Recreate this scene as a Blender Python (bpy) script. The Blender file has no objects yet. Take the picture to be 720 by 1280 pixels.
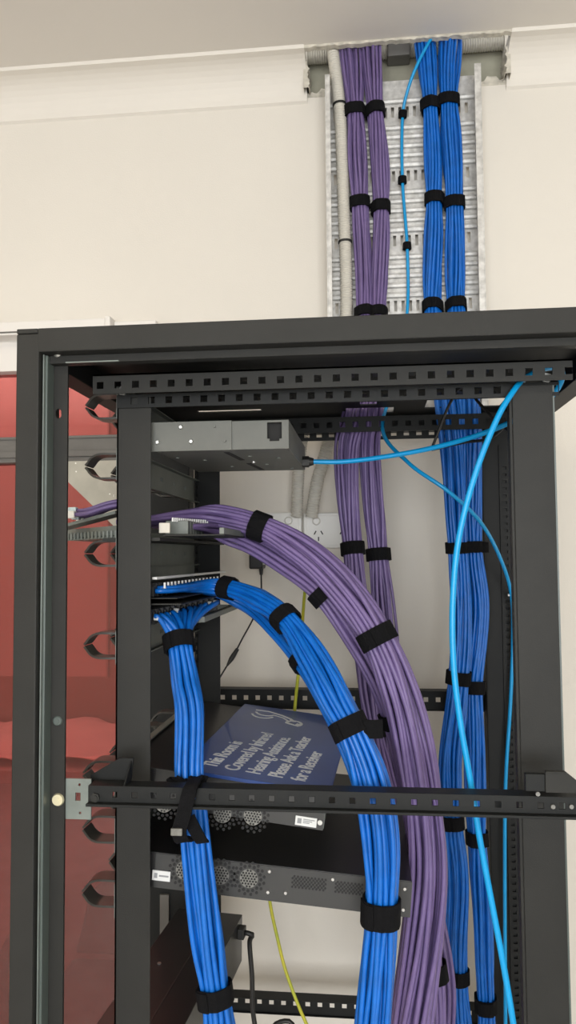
import bpy, math, random
from mathutils import Vector, Matrix

# ------------------------------------------------------------------ camera, world, lights
S = bpy.context.scene
COL = S.collection
R_ = math.radians
H = 1.55                                   # eye height above the floor
FPX = 960.0                                # focal length in pixels of the 720x1280 frame
YAW, PITCH, ROLL = R_(6.0), R_(3.2), R_(-0.45)
CAMROT = Matrix.Rotation(YAW, 3, 'Z') @ Matrix.Rotation(math.pi / 2 + PITCH, 3, 'X') @ Matrix.Rotation(ROLL, 3, 'Z')
CAMPOS = Vector((0, 0, H))
cam = bpy.data.cameras.new('camera')
cam.sensor_fit = 'VERTICAL'; cam.sensor_height = 36.0; cam.sensor_width = 36.0
cam.lens = 36.0 * FPX / 1280.0
cam.clip_start = 0.02
camo = bpy.data.objects.new('camera', cam)
M4 = CAMROT.to_4x4(); M4.translation = CAMPOS
camo.matrix_world = M4
COL.objects.link(camo); S.camera = camo

w = bpy.data.worlds.new('room_ambient'); S.world = w; w.use_nodes = True
bg = w.node_tree.nodes['Background']
bg.inputs[0].default_value = (1.0, 0.99, 0.97, 1); bg.inputs[1].default_value = 2.0

S.view_settings.view_transform = 'Standard'
S.view_settings.look = 'None'
S.view_settings.gamma = 1.0
S.view_settings.use_curve_mapping = False
S.view_settings.exposure = -0.12

CEIL_LAMPS = [(-1.1, -0.2, 9.0), (1.0, -1.2, 6.5)]     # ceiling panels of this room (x, y, watts)
FRONT_Y = -2.6                                             # window wall behind the viewer
FWIN = (-1.1, 1.5, 0.75, 2.25)                             # its added, unseen window: x0, x1, z0, z1
WINDOW_FILL = 99.0                                           # fill light added there to brighten the rack interior (watts)
FAR_FILL = (-1.25, 2.45, 12.0)                             # unseen lamp added to brighten the room behind the red window


def at(px, py, Y):
    """world point on the plane y = Y seen at a photo pixel"""
    d = CAMROT @ Vector(((px - 360) / FPX, -(py - 640) / FPX, -1.0))
    return CAMPOS + d * (Y / d.y)


def proj(p):
    q = CAMROT.transposed() @ (p - CAMPOS)
    return (360 + FPX * q.x / -q.z, 640 - FPX * q.y / -q.z)


def X(px, Y, py=700): return at(px, py, Y).x
def Z(py, Y, px=360): return at(px, py, Y).z


# ------------------------------------------------------------------ materials
MATS = {}


def mat(name, col, rough=0.5, metal=0.0, var=0.0, vscale=30.0, bump=0.0, bscale=200.0, col2=None, spec=0.5, sheen=0.0, coat=0.0, stretch=None):
    m = bpy.data.materials.new(name); m.use_nodes = True
    nt = m.node_tree; b = nt.nodes['Principled BSDF']
    b.inputs['Base Color'].default_value = (*col, 1)
    b.inputs['Roughness'].default_value = rough
    b.inputs['Metallic'].default_value = metal
    b.inputs['Specular IOR Level'].default_value = spec
    b.inputs['Coat Weight'].default_value = coat
    b.inputs['Sheen Weight'].default_value = sheen
    tc = nt.nodes.new('ShaderNodeTexCoord')
    src = tc.outputs['Object']
    if stretch:
        mp = nt.nodes.new('ShaderNodeMapping'); mp.inputs['Scale'].default_value = stretch
        nt.links.new(src, mp.inputs[0]); src = mp.outputs[0]
    if var > 0 or col2:
        n = nt.nodes.new('ShaderNodeTexNoise'); n.inputs['Scale'].default_value = vscale; n.inputs['Detail'].default_value = 5
        nt.links.new(src, n.inputs['Vector'])
        r = nt.nodes.new('ShaderNodeValToRGB')
        c2 = col2 or tuple(c * (1 - var) for c in col)
        r.color_ramp.elements[0].position = 0.32; r.color_ramp.elements[0].color = (*c2, 1)
        r.color_ramp.elements[1].position = 0.66; r.color_ramp.elements[1].color = (*col, 1)
        nt.links.new(n.outputs['Fac'], r.inputs[0]); nt.links.new(r.outputs[0], b.inputs['Base Color'])
    if bump > 0:
        n2 = nt.nodes.new('ShaderNodeTexNoise'); n2.inputs['Scale'].default_value = bscale; n2.inputs['Detail'].default_value = 3
        nt.links.new(src, n2.inputs['Vector'])
        bp = nt.nodes.new('ShaderNodeBump'); bp.inputs['Strength'].default_value = bump; bp.inputs['Distance'].default_value = 0.002
        nt.links.new(n2.outputs['Fac'], bp.inputs['Height']); nt.links.new(bp.outputs[0], b.inputs['Normal'])
    MATS[name] = m
    return m


mat('wall_paint', (0.765, 0.725, 0.655), 0.75, var=0.025, vscale=3, bump=0.12, bscale=350)
mat('ceiling_paint', (0.76, 0.72, 0.665), 0.8, var=0.02, vscale=3, bump=0.06, bscale=300)
mat('cornice_paint', (0.79, 0.75, 0.685), 0.7, var=0.02, vscale=4)
mat('plaster_raw', (0.70, 0.66, 0.57), 0.95, var=0.35, vscale=60, bump=0.9, bscale=90)
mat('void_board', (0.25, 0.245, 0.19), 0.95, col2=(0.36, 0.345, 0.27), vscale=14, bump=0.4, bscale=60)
mat('floor_vinyl', (0.66, 0.645, 0.62), 0.6, var=0.2, vscale=12)
mat('rack_black', (0.0265, 0.0265, 0.0245), 0.5, var=0.14, vscale=18, bump=0.10, bscale=900, spec=0.2)
mat('rack_dark', (0.0125, 0.0135, 0.0135), 0.5, var=0.1, vscale=18, bump=0.08, bscale=900, spec=0.2)
mat('edge_teal', (0.10, 0.125, 0.115), 0.35, var=0.2, vscale=10)
mat('bare_steel', (0.62, 0.62, 0.60), 0.3, metal=0.9, var=0.2, vscale=60)
mat('zinc_plate', (0.21, 0.24, 0.222), 0.45, metal=0.35, var=0.2, vscale=35)
mat('brass_screw', (0.78, 0.72, 0.50), 0.35, metal=0.6)
mat('grey_box', (0.125, 0.13, 0.118), 0.55, var=0.1, vscale=25, bump=0.06, bscale=700)
mat('panel_grey', (0.165, 0.182, 0.166), 0.5, var=0.12, vscale=25)
mat('ring_black', (0.062, 0.060, 0.054), 0.3, var=0.1, vscale=40)
mat('galvanised', (0.74, 0.73, 0.70), 0.5, metal=0.25, col2=(0.50, 0.49, 0.465), vscale=85, bump=0.12, bscale=120)
mat('purple_jacket', (0.172, 0.120, 0.288), 0.45, var=0.16, vscale=45)
mat('blue_jacket', (0.003, 0.142, 0.58), 0.38, var=0.22, vscale=45)
mat('fibre_jacket', (0.002, 0.33, 0.72), 0.34, var=0.08, vscale=40)
mat('velcro', (0.0065, 0.0065, 0.0075), 0.95, var=0.3, vscale=300, bump=0.4, bscale=1200, spec=0.15)
mat('rubber_black', (0.012, 0.012, 0.012), 0.5, bump=0.05)
mat('conduit_grey', (0.60, 0.575, 0.51), 0.55, var=0.08, vscale=40)
mat('plastic_white', (0.80, 0.79, 0.75), 0.35, var=0.02)
mat('slot_dark', (0.015, 0.015, 0.015), 0.8)
mat('earth_green', (0.30, 0.40, 0.035), 0.45, col2=(0.62, 0.52, 0.03), vscale=14, stretch=(1, 1, 1))
mat('switch_black', (0.022, 0.022, 0.023), 0.34, var=0.15, vscale=14, bump=0.05, bscale=800, spec=0.4)
mat('switch_side', (0.034, 0.034, 0.033), 0.5, var=0.1, vscale=30)
mat('sign_blue', (0.015, 0.058, 0.26), 0.4, col2=(0.022, 0.074, 0.31), vscale=9, coat=0.25)
mat('print_white', (0.72, 0.76, 0.80), 0.6)
mat('label_white', (0.74, 0.75, 0.74), 0.6, var=0.05, vscale=100)
mat('label_grey', (0.28, 0.29, 0.30), 0.6)
mat('label_yellow', (0.70, 0.48, 0.03), 0.6)
mat('fan_metal', (0.22, 0.217, 0.20), 0.4, metal=0.5, var=0.3, vscale=200)
mat('plug_clear', (0.62, 0.76, 0.80), 0.2, var=0.2, vscale=200)
mat('frame_white', (0.80, 0.77, 0.73), 0.5, var=0.03, vscale=6)
mat('transom_grey', (0.135, 0.128, 0.118), 0.5, var=0.15, vscale=20)
mat('paper_grey', (0.46, 0.44, 0.375), 0.8, var=0.10, vscale=40)
mat('tape_white', (0.85, 0.84, 0.80), 0.6)
mat('far_carpet', (0.10, 0.09, 0.085), 0.9, var=0.3, vscale=60)
mat('far_wall', (0.40, 0.385, 0.37), 0.8, var=0.05, vscale=4)
mat('far_board', (0.56, 0.545, 0.53), 0.7, var=0.03, vscale=4)
mat('cloth_white', (0.85, 0.83, 0.80), 0.35, var=0.15, vscale=9)
mat('bench_wood', (0.30, 0.25, 0.22), 0.6, var=0.2, vscale=12)
mat('chair_dark', (0.03, 0.026, 0.025), 0.6, var=0.2, vscale=20)


def glass_red():
    m = bpy.data.materials.new('red_glass'); m.use_nodes = True
    nt = m.node_tree; nt.nodes.clear()
    out = nt.nodes.new('ShaderNodeOutputMaterial')
    tr = nt.nodes.new('ShaderNodeBsdfTransparent'); tr.inputs[0].default_value = (0.87, 0.44, 0.425, 1)
    df = nt.nodes.new('ShaderNodeBsdfDiffuse'); df.inputs[0].default_value = (0.40, 0.10, 0.09, 1)
    gl = nt.nodes.new('ShaderNodeBsdfGlossy'); gl.inputs['Roughness'].default_value = 0.03
    mx = nt.nodes.new('ShaderNodeMixShader'); mx.inputs[0].default_value = 0.10
    mx2 = nt.nodes.new('ShaderNodeMixShader'); mx2.inputs[0].default_value = 0.11
    nt.links.new(tr.outputs[0], mx.inputs[1]); nt.links.new(df.outputs[0], mx.inputs[2])
    nt.links.new(mx.outputs[0], mx2.inputs[1]); nt.links.new(gl.outputs[0], mx2.inputs[2])
    nt.links.new(mx2.outputs[0], out.inputs[0])
    MATS['red_glass'] = m


glass_red()


def lamp_mat():
    m = bpy.data.materials.new('lamp_diffuser'); m.use_nodes = True
    b = m.node_tree.nodes['Principled BSDF']
    b.inputs['Base Color'].default_value = (0.9, 0.88, 0.84, 1)
    b.inputs['Emission Color'].default_value = (1, 0.95, 0.86, 1); b.inputs['Emission Strength'].default_value = 3.0
    MATS['lamp_diffuser'] = m


lamp_mat()


# ------------------------------------------------------------------ mesh helpers
class MB:
    def __init__(self): self.v = []; self.f = []

    def box(self, x0, x1, y0, y1, z0, z1):
        n = len(self.v)
        self.v += [(x, y, z) for z in (z0, z1) for y in (y0, y1) for x in (x0, x1)]
        self.f += [tuple(n + i for i in q) for q in ((0, 2, 3, 1), (4, 5, 7, 6), (0, 1, 5, 4), (2, 6, 7, 3), (0, 4, 6, 2), (1, 3, 7, 5))]
        return self

    def prism(self, poly, a0, a1, axis='y'):
        """extrude a 2D polygon (list of pairs) along an axis; pairs are the two other axes in xyz order"""
        n = len(self.v); k = len(poly)
        def put(p, a):
            if axis == 'y': return (p[0], a, p[1])
            if axis == 'z': return (p[0], p[1], a)
            return (a, p[0], p[1])
        self.v += [put(p, a0) for p in poly] + [put(p, a1) for p in poly]
        self.f += [tuple(n + i for i in range(k)), tuple(n + k + i for i in reversed(range(k)))]
        self.f += [(n + i, n + k + i, n + k + (i + 1) % k, n + (i + 1) % k) for i in range(k)]
        return self

    def cyl(self, c, axis, r, h, seg=16, r2=None):
        """cylinder from c along unit axis"""
        a = Vector(axis).normalized(); u = a.orthogonal().normalized(); vv = a.cross(u)
        n = len(self.v); c = Vector(c); r2 = r if r2 is None else r2
        for rr, off in ((r, 0), (r2, h)):
            for i in range(seg):
                t = 2 * math.pi * i / seg
                self.v.append(tuple(c + a * off + (u * math.cos(t) + vv * math.sin(t)) * rr))
        self.f += [tuple(n + i for i in reversed(range(seg))), tuple(n + seg + i for i in range(seg))]
        self.f += [(n + i, n + (i + 1) % seg, n + seg + (i + 1) % seg, n + seg + i) for i in range(seg)]
        return self

    def plate(self, u0, u1, v0, v1, w0, w1, holes, axis='y'):
        """flat plate with rectangular through holes (hu0,hu1,hv0,hv1); axis is the thickness axis"""
        us = sorted({u0, u1} | {min(max(h[i], u0), u1) for h in holes for i in (0, 1)})
        vs = sorted({v0, v1} | {min(max(h[i], v0), v1) for h in holes for i in (2, 3)})
        def put(u, v, ww):
            if axis == 'y': return (u, ww, v)
            if axis == 'z': return (u, v, ww)
            return (ww, u, v)
        nu, nv = len(us) - 1, len(vs) - 1
        solid = [[True] * nv for _ in range(nu)]
        for i in range(nu):
            cu = (us[i] + us[i + 1]) / 2
            hs = [h for h in holes if h[0] < cu < h[1]]
            for j in range(nv):
                cv = (vs[j] + vs[j + 1]) / 2
                if any(h[2] < cv < h[3] for h in hs): solid[i][j] = False
        idx = {}
        def vid(i, j, k):
            key = (i, j, k)
            if key not in idx:
                idx[key] = len(self.v); self.v.append(put(us[i], vs[j], w1 if k else w0))
            return idx[key]
        for i in range(nu):
            for j in range(nv):
                if not solid[i][j]: continue
                self.f.append((vid(i, j, 0), vid(i + 1, j, 0), vid(i + 1, j + 1, 0), vid(i, j + 1, 0)))
                self.f.append((vid(i, j, 1), vid(i, j + 1, 1), vid(i + 1, j + 1, 1), vid(i + 1, j, 1)))
                for di, dj, a, b in ((-1, 0, (i, j), (i, j + 1)), (1, 0, (i + 1, j + 1), (i + 1, j)), (0, -1, (i + 1, j), (i, j)), (0, 1, (i, j + 1), (i + 1, j + 1))):
                    ii, jj = i + di, j + dj
                    if not (0 <= ii < nu and 0 <= jj < nv) or not solid[ii][jj]:
                        self.f.append((vid(*a, 0), vid(*b, 0), vid(*b, 1), vid(*a, 1)))
        return self

    def tube(self, pts, r, seg=6, ref=None):
        """round tube along points; r is a number or a list"""
        n0 = len(self.v); N = len(pts)
        ref = Vector(ref) if ref else Vector((0, 1, 0))
        for i, p in enumerate(pts):
            t = (pts[min(i + 1, N - 1)] - pts[max(i - 1, 0)]).normalized()
            nn = ref - t * t.dot(ref)
            if nn.length < 1e-3: nn = t.orthogonal()
            nn.normalize(); bb = t.cross(nn)
            rr = r[i] if isinstance(r, list) else r
            for k in range(seg):
                a = 2 * math.pi * k / seg
                self.v.append(tuple(p + (nn * math.cos(a) + bb * math.sin(a)) * rr))
        for i in range(N - 1):
            for k in range(seg):
                a = n0 + i * seg + k; b = n0 + i * seg + (k + 1) % seg
                self.f.append((a, b, b + seg, a + seg))
        self.f.append(tuple(n0 + k for k in reversed(range(seg))))
        self.f.append(tuple(n0 + (N - 1) * seg + k for k in range(seg)))
        return self

    def ribbon(self, pts, width, w0, w1):
        """flat 2D stroke (xy points), as a thin slab between z=w0 and z=w1"""
        N = len(pts); L = []; Rr = []
        for i in range(N):
            a = Vector(pts[max(i - 1, 0)]); b = Vector(pts[min(i + 1, N - 1)])
            d = (b - a).normalized(); nn = Vector((-d.y, d.x)) * width / 2
            L.append(Vector(pts[i]) + nn); Rr.append(Vector(pts[i]) - nn)
        n0 = len(self.v)
        for i in range(N):
            self.v += [(L[i].x, L[i].y, w0), (Rr[i].x, Rr[i].y, w0), (L[i].x, L[i].y, w1), (Rr[i].x, Rr[i].y, w1)]
        for i in range(N - 1):
            a = n0 + 4 * i; b = a + 4
            self.f += [(a + 2, a + 3, b + 3, b + 2), (a + 1, a, b, b + 1), (a, a + 2, b + 2, b), (a + 3, a + 1, b + 1, b + 3)]
        self.f += [(n0, n0 + 1, n0 + 3, n0 + 2), (n0 + 4 * N - 4, n0 + 4 * N - 2, n0 + 4 * N - 1, n0 + 4 * N - 3)]
        return self

    def build(self, name, material, parent=None, smooth=False, bevel=0.0, angle=None):
        me = bpy.data.meshes.new(name); me.from_pydata([tuple(v) for v in self.v], [], self.f); me.update()
        me.materials.append(MATS[material])
        if smooth:
            me.polygons.foreach_set('use_smooth', [True] * len(me.polygons))
            if angle is not None:
                me.set_sharp_from_angle(angle=angle)
        o = bpy.data.objects.new(name, me); COL.objects.link(o)
        if parent:
            o.parent = parent
            o.matrix_parent_inverse = parent.matrix_basis.inverted() if not getattr(parent, '_local', False) else Matrix()
        if bevel > 0:
            b = o.modifiers.new('bevel', 'BEVEL'); b.width = bevel; b.segments = 2; b.limit_method = 'ANGLE'; b.harden_normals = False
        return o


def local(o):
    """let a child's coordinates be read in its parent's own frame"""
    o.matrix_parent_inverse = Matrix(); return o


def tag(o, label, cat, group=None, kind=None):
    if label: o['label'] = label
    if cat: o['category'] = cat
    if group: o['group'] = group
    if kind: o['kind'] = kind
    return o


def struct(o, label=None, cat=None): return tag(o, label, cat, kind='structure')


def thing(name, label, cat, loc=(0, 0, 0), group=None):
    e = bpy.data.objects.new(name, None); COL.objects.link(e); e.location = loc; e.empty_display_size = 0.05
    return tag(e, label, cat, group)


def spline(P, ds):
    """Catmull-Rom through P, resampled evenly"""
    dense = []
    n = len(P)
    for i in range(n - 1):
        p0 = P[i - 1] if i else P[0] * 2 - P[1]
        p1, p2 = P[i], P[i + 1]
        p3 = P[i + 2] if i + 2 < n else P[-1] * 2 - P[-2]
        for k in range(24):
            t = k / 24; t2 = t * t; t3 = t2 * t
            dense.append(0.5 * ((2 * p1) + (p2 - p0) * t + (2 * p0 - 5 * p1 + 4 * p2 - p3) * t2 + (3 * p1 - p0 - 3 * p2 + p3) * t3))
    dense.append(P[-1].copy())
    out = [dense[0]]; acc = 0.0
    for a, b in zip(dense, dense[1:]):
        L = (b - a).length
        while L > 1e-9 and acc + L >= ds:
            a = a + (b - a) * ((ds - acc) / L); out.append(a.copy()); L = (b - a).length; acc = 0.0
        acc += L
    if (out[-1] - dense[-1]).length > ds * 0.3: out.append(dense[-1])
    return out


def pix(ctrl): return [at(*c[:3]) for c in ctrl]


# ------------------------------------------------------------------ the room
WALL = 1.56
CZ = at(380, 128, WALL).z + 0.074          # ceiling height
COR = 0.074                                 # cornice drop and projection
hx0, hx1 = X(384, WALL, 110), X(632, WALL, 90)
hz0 = at(500, 112, WALL).z
wx1 = X(211, WALL, 1150)                    # window opening, right edge (frame included)
wx0 = wx1 - 1.35
wz1 = at(8, 424, WALL).z
wz0 = 0.32
mb = MB().plate(-3.2, 3.0, 0.0, CZ + 0.5, WALL, WALL + 0.03, [(hx0, hx1, hz0, CZ + 0.6), (wx0, wx1, wz0, wz1)], 'y')
struct(mb.build('wall_back', 'wall_paint'))
mb = MB().plate(-3.2, 3.0, FRONT_Y, WALL, CZ, CZ + 0.012, [(hx0, hx1, WALL - COR, WALL + 1)], 'z')
struct(mb.build('ceiling', 'ceiling_paint'))
struct(MB().box(-3.2, 3.0, FRONT_Y, WALL, -0.05, 0.0).build('floor', 'floor_vinyl'))
struct(MB().box(-3.25, -3.2, FRONT_Y, WALL, 0, CZ).build('wall_left', 'wall_paint'))
struct(MB().box(3.0, 3.05, FRONT_Y, WALL, 0, CZ).build('wall_right', 'wall_paint'))


struct(MB().plate(-3.2, 3.0, 0.0, CZ, FRONT_Y - .1, FRONT_Y, [FWIN], 'y').build('wall_front', 'wall_paint'))
w2 = MB().plate(FWIN[0], FWIN[1], FWIN[2], FWIN[3], FRONT_Y - .06, FRONT_Y + .01, [(FWIN[0] + .05, .175, FWIN[2] + .05, FWIN[3] - .05), (.225, FWIN[1] - .05, FWIN[2] + .05, FWIN[3] - .05)], 'y')
struct(w2.build('window_added', 'frame_white'))  # unseen window, added to carry the fill light for the rack
DL = bpy.data.lights.new('window_fill', 'AREA'); DL.shape = 'RECTANGLE'; DL.size = FWIN[1] - FWIN[0] - .1; DL.size_y = FWIN[3] - FWIN[2] - .1
DL.energy = WINDOW_FILL; DL.color = (0.965, 0.985, 1.0)
dlo = bpy.data.objects.new('window_fill', DL); COL.objects.link(dlo)
dlo.location = ((FWIN[0] + FWIN[1]) / 2, FRONT_Y + .02, (FWIN[2] + FWIN[3]) / 2); dlo.rotation_euler = (R_(90), 0, 0)


def cornice(x0, x1, name):
    prof = [(WALL, CZ - COR - 0.004), (WALL - 0.006, CZ - COR)]
    for k in range(1, 9):
        a = R_(90) * k / 9
        prof.append((WALL - 0.006 - (COR - 0.010) * (1 - math.cos(a)), CZ - COR + (COR - 0.006) * math.sin(a)))
    prof += [(WALL - COR, CZ - 0.006), (WALL - COR - 0.003, CZ), (WALL, CZ)]
    m = MB().prism(prof, x0, x1, 'x')
    struct(m.build(name, 'cornice_paint'))


cornice(-3.2, hx0, 'trim_1')
cornice(hx1, 3.0, 'trim_2')

# void above the ceiling, seen through the cut-out
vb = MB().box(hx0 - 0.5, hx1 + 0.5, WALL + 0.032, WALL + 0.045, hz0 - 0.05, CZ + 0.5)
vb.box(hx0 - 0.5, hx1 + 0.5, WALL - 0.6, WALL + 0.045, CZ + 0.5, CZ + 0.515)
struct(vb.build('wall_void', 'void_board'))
# broken plaster round the cut-out
random.seed(4)
rag = thing('broken_plaster', 'broken raw plaster edge around the cable hole in the cornice', 'plaster', (hx0, WALL, hz0))


def ragged(p0, p1, depth, axis_out, n=26, amp=0.006, name='plaster_edge'):
    m = MB(); p0 = Vector(p0); p1 = Vector(p1); out = Vector(axis_out)
    a, b = [], []
    for i in range(n + 1):
        p = p0.lerp(p1, i / n)
        a.append(p - out * 0.004); b.append(p + out * (0.003 + random.random() * amp))
    n0 = 0
    for i in range(n + 1):
        for q in (a[i], b[i]):
            m.v.append(tuple(q)); m.v.append(tuple(q + Vector((0, depth, 0))))
    for i in range(n):
        k = 4 * i
        m.f += [(k, k + 4, k + 6, k + 2), (k + 1, k + 3, k + 7, k + 5), (k + 2, k + 6, k + 7, k + 3), (k, k + 1, k + 5, k + 4)]
    m.build(name, 'plaster_raw', rag)


ragged((hx0, WALL - 0.001, hz0), (hx0 + 0.04, WALL - 0.001, hz0), 0.034, (0, 0, 1), 8, 0.012)
ragged((hx1 - 0.075, WALL - 0.001, hz0 - 0.001), (hx1, WALL - 0.001, hz0 - 0.001), 0.034, (0, 0, 1), 12, 0.014)
ragged((hx0, WALL - COR, CZ), (hx1, WALL - COR, CZ), 0.012, (0, 0, -1), 60, 0.0035)
ragged((hx0 - 0.001, WALL - 0.03, hz0), (hx0 - 0.001, WALL - 0.03, CZ - 0.005), 0.06, (1, 0, 0), 14, 0.006)
ragged((hx1 + 0.001, WALL - 0.03, hz0), (hx1 + 0.001, WALL - 0.03, CZ - 0.005), 0.06, (-1, 0, 0), 14, 0.006)

# ------------------------------------------------------------------ red window and the room behind it
win = MB()
fr = 0.022
sx1 = X(197, WALL, 1150)
fz1 = at(8, 466, WALL).z                    # underside of the head of the frame
win.plate(wx0, wx1, wz0, wz1, WALL - 0.012, WALL + 0.045, [(wx0 + 0.05, sx1, wz0 + 0.05, fz1)], 'y')
wino = struct(win.build('window_1', 'frame_white', bevel=0.0015))
tz1, tz0 = at(110, 545, WALL).z, at(110, 577, WALL).z
tm = MB().box(wx0 + 0.05, sx1, WALL - 0.008, WALL + 0.04, tz0, tz1)
tm.box(wx0 + 0.05, sx1, WALL - 0.014, WALL - 0.008, tz0 + (tz1 - tz0) * .18, tz0 + (tz1 - tz0) * .42)
tm.box(wx0 + 0.05, sx1, WALL - 0.012, WALL - 0.008, tz1 - 0.006, tz1)
tm.build('transom', 'transom_grey', wino, bevel=0.001)
MB().box(wx0 + 0.045, sx1 + 0.004, WALL + 0.016, WALL + 0.022, tz1 - 0.004, fz1 + 0.004).build('pane', 'red_glass', wino)
MB().box(wx0 + 0.045, sx1 + 0.004, WALL + 0.016, WALL + 0.022, wz0 + 0.046, tz0 + 0.004).build('pane', 'red_glass', wino)
MB().box(wx0, wx1, WALL - 0.016, WALL - 0.012, at(8, 430, WALL).z, at(8, 426, WALL).z).build('frame_bead', 'frame_white', wino)

hb = thing('blind_headbox', 'long white headbox fixed to the wall over the red window', 'headbox', (wx0, WALL, wz1))
hz_t, hz_b = at(8, 402, 1.50).z, at(8, 419, 1.50).z
hbx = X(131, 1.50, 400)
MB().box(wx0 - 0.1, hbx, 1.50, WALL, hz_b, hz_t).build('cover', 'frame_white', hb, bevel=0.003)
MB().box(hbx, hbx + 0.012, 1.497, WALL, hz_b - 0.002, hz_t + 0.003).build('end_cap', 'frame_white', hb, bevel=0.003)
MB().box(wx0 - 0.1, hbx, 1.498, 1.50, hz_b + 0.004, hz_b + 0.007).build('trim_line', 'transom_grey', hb)
MB().box(hbx + 0.012, X(195, 1.52, 400), 1.52, WALL, hz_b, hz_t - 0.002).build('bracket_cover', 'frame_white', hb, bevel=0.003)

FY = 2.75
struct(MB().box(-3.2, 0.4, FY, FY + 0.04, 0, CZ).build('wall_far', 'far_wall'))
struct(MB().box(-3.2, 0.4, WALL + 0.05, FY, -0.05, 0).build('floor_far', 'far_carpet'))
struct(MB().box(-3.2, 0.4, WALL + 0.05, FY, CZ, CZ + 0.03).build('ceiling_far', 'ceiling_paint'))
struct(MB().box(0.4, 0.44, WALL + 0.05, FY, 0, CZ).build('wall_far_right', 'far_wall'))
struct(MB().box(-3.24, -3.2, WALL + 0.05, FY, 0, CZ).build('wall_far_left', 'far_wall'))
bd = thing('pinboard', 'pale board on the wall behind the red window', 'board', (X(60, FY, 845), FY, at(60, 845, FY).z))
bx1, bz0 = X(133, FY - 0.02, 845), at(100, 845, FY - 0.02).z
MB().box(bx1 - 1.5, bx1, FY - 0.02, FY, bz0, bz0 + 1.15).build('board_face', 'far_board', bd)
MB().plate(bx1 - 1.512, bx1 + 0.006, bz0 - 0.006, bz0 + 1.162, FY - 0.024, FY, [(bx1 - 1.5, bx1, bz0, bz0 + 1.15)], 'y').build('board_frame', 'far_wall', bd)

# bench with a crumpled white sheet
bt = at(100, 938, 2.35).z
bench = thing('storage_bench', 'long storage bench seen through the red window', 'bench', (-1.2, 2.5, 0))
MB().box(-2.6, 0.35, 2.12, FY - 0.03, bt - 0.04, bt).build('bench_top', 'bench_wood', bench, bevel=0.004)
MB().box(-2.55, 0.3, 2.2, FY - 0.05, 0.08, bt - 0.04).build('bench_body', 'bench_wood', bench)
MB().box(-2.5, 0.25, 2.24, FY - 0.06, 0.0, 0.08).build('plinth', 'chair_dark', bench)
sh = MB(); random.seed(9)
nx, ny = 60, 10
for i in range(nx + 1):
    for j in range(ny + 1):
        x = -2.5 + 2.8 * i / nx; y = 2.14 + 0.5 * j / ny
        z = bt + 0.012 + 0.022 * (0.5 + 0.5 * math.sin(x * 9 + 2 * math.sin(y * 7))) + 0.012 * math.sin(x * 31 + j) * math.sin(y * 23) + 0.006 * random.random()
        sh.v.append((x, y + 0.02 * math.sin(x * 5), max(z, bt + 0.003)))
for i in range(nx):
    for j in range(ny):
        a = i * (ny + 1) + j; sh.f.append((a, a + ny + 1, a + ny + 2, a + 1))
so = sh.build('plastic_sheet', 'cloth_white', smooth=True)
sm = so.modifiers.new('thick', 'SOLIDIFY'); sm.thickness = 0.002
tag(so, 'crumpled white sheet lying on the bench behind the red window', 'sheet')

# chair in the far room
cc = at(118, 1200, 1.95)
ch = thing('office_chair', 'dark chair with arm loops behind the lower red window', 'chair', (cc.x + 0.12, 1.86, 0))
cx, cy = cc.x + 0.12, 1.86
MB().box(cx - .22, cx + .22, cy - .2, cy + .2, 0.42, 0.48).build('seat', 'chair_dark', ch, bevel=0.02)
bk = MB().prism([(cx - .20, .50), (cx + .20, .50), (cx + .19, .62), (cx + .10, .72), (cx - .06, .74), (cx - .16, .66)], cy + .16, cy + .2, 'y')
bk.build('backrest', 'chair_dark', ch, bevel=0.01)
for s in (-1, 1):
    pts = spline([Vector((cx + s * .24, cy + .15, .47)), Vector((cx + s * .26, cy + .15, .60)), Vector((cx + s * .26, cy + .02, .65)), Vector((cx + s * .26, cy - .12, .62)), Vector((cx + s * .24, cy - .15, .47))], .02)
    MB().tube(pts, .016, 8, (1, 0, 0)).build('armrest', 'chair_dark', ch, smooth=True)
    for t in (-1, 1):
        MB().cyl((cx + s * .19, cy + t * .17, 0), (0, 0, 1), .014, .43, 10).build('leg', 'chair_dark', ch)


def pane_lamp(name, label, x, y, z, sx, sy, watts, col=(1, 0.84, 0.60)):
    t = thing(name, label, 'light', (x, y, z))
    MB().plate(x - sx / 2 - .02, x + sx / 2 + .02, y - sy / 2 - .02, y + sy / 2 + .02, z - .03, z, [(x - sx / 2, x + sx / 2, y - sy / 2, y + sy / 2)], 'z').build('lamp_frame', 'frame_white', t)
    MB().box(x - sx / 2, x + sx / 2, y - sy / 2, y + sy / 2, z - .012, z - .004).build('diffuser', 'lamp_diffuser', t)
    L = bpy.data.lights.new('panel_light', 'AREA'); L.shape = 'RECTANGLE'; L.size = sx; L.size_y = sy; L.energy = watts; L.color = col
    lo = bpy.data.objects.new('panel_light', L); COL.objects.link(lo); lo.location = (x, y, z - .035)


pane_lamp('ceiling_light', 'square ceiling light panel nearest the red window side', *CEIL_LAMPS[0][:2], CZ - .001, .6, .6, CEIL_LAMPS[0][2])
pane_lamp('ceiling_light', 'square ceiling light panel behind the viewer', *CEIL_LAMPS[1][:2], CZ - .001, .6, .6, CEIL_LAMPS[1][2])
pane_lamp('ceiling_light', 'long unseen ceiling light added for the room behind the red window', FAR_FILL[0], FAR_FILL[1], CZ - .001, 1.2, .3, FAR_FILL[2], (1, 0.95, 0.9))

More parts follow.
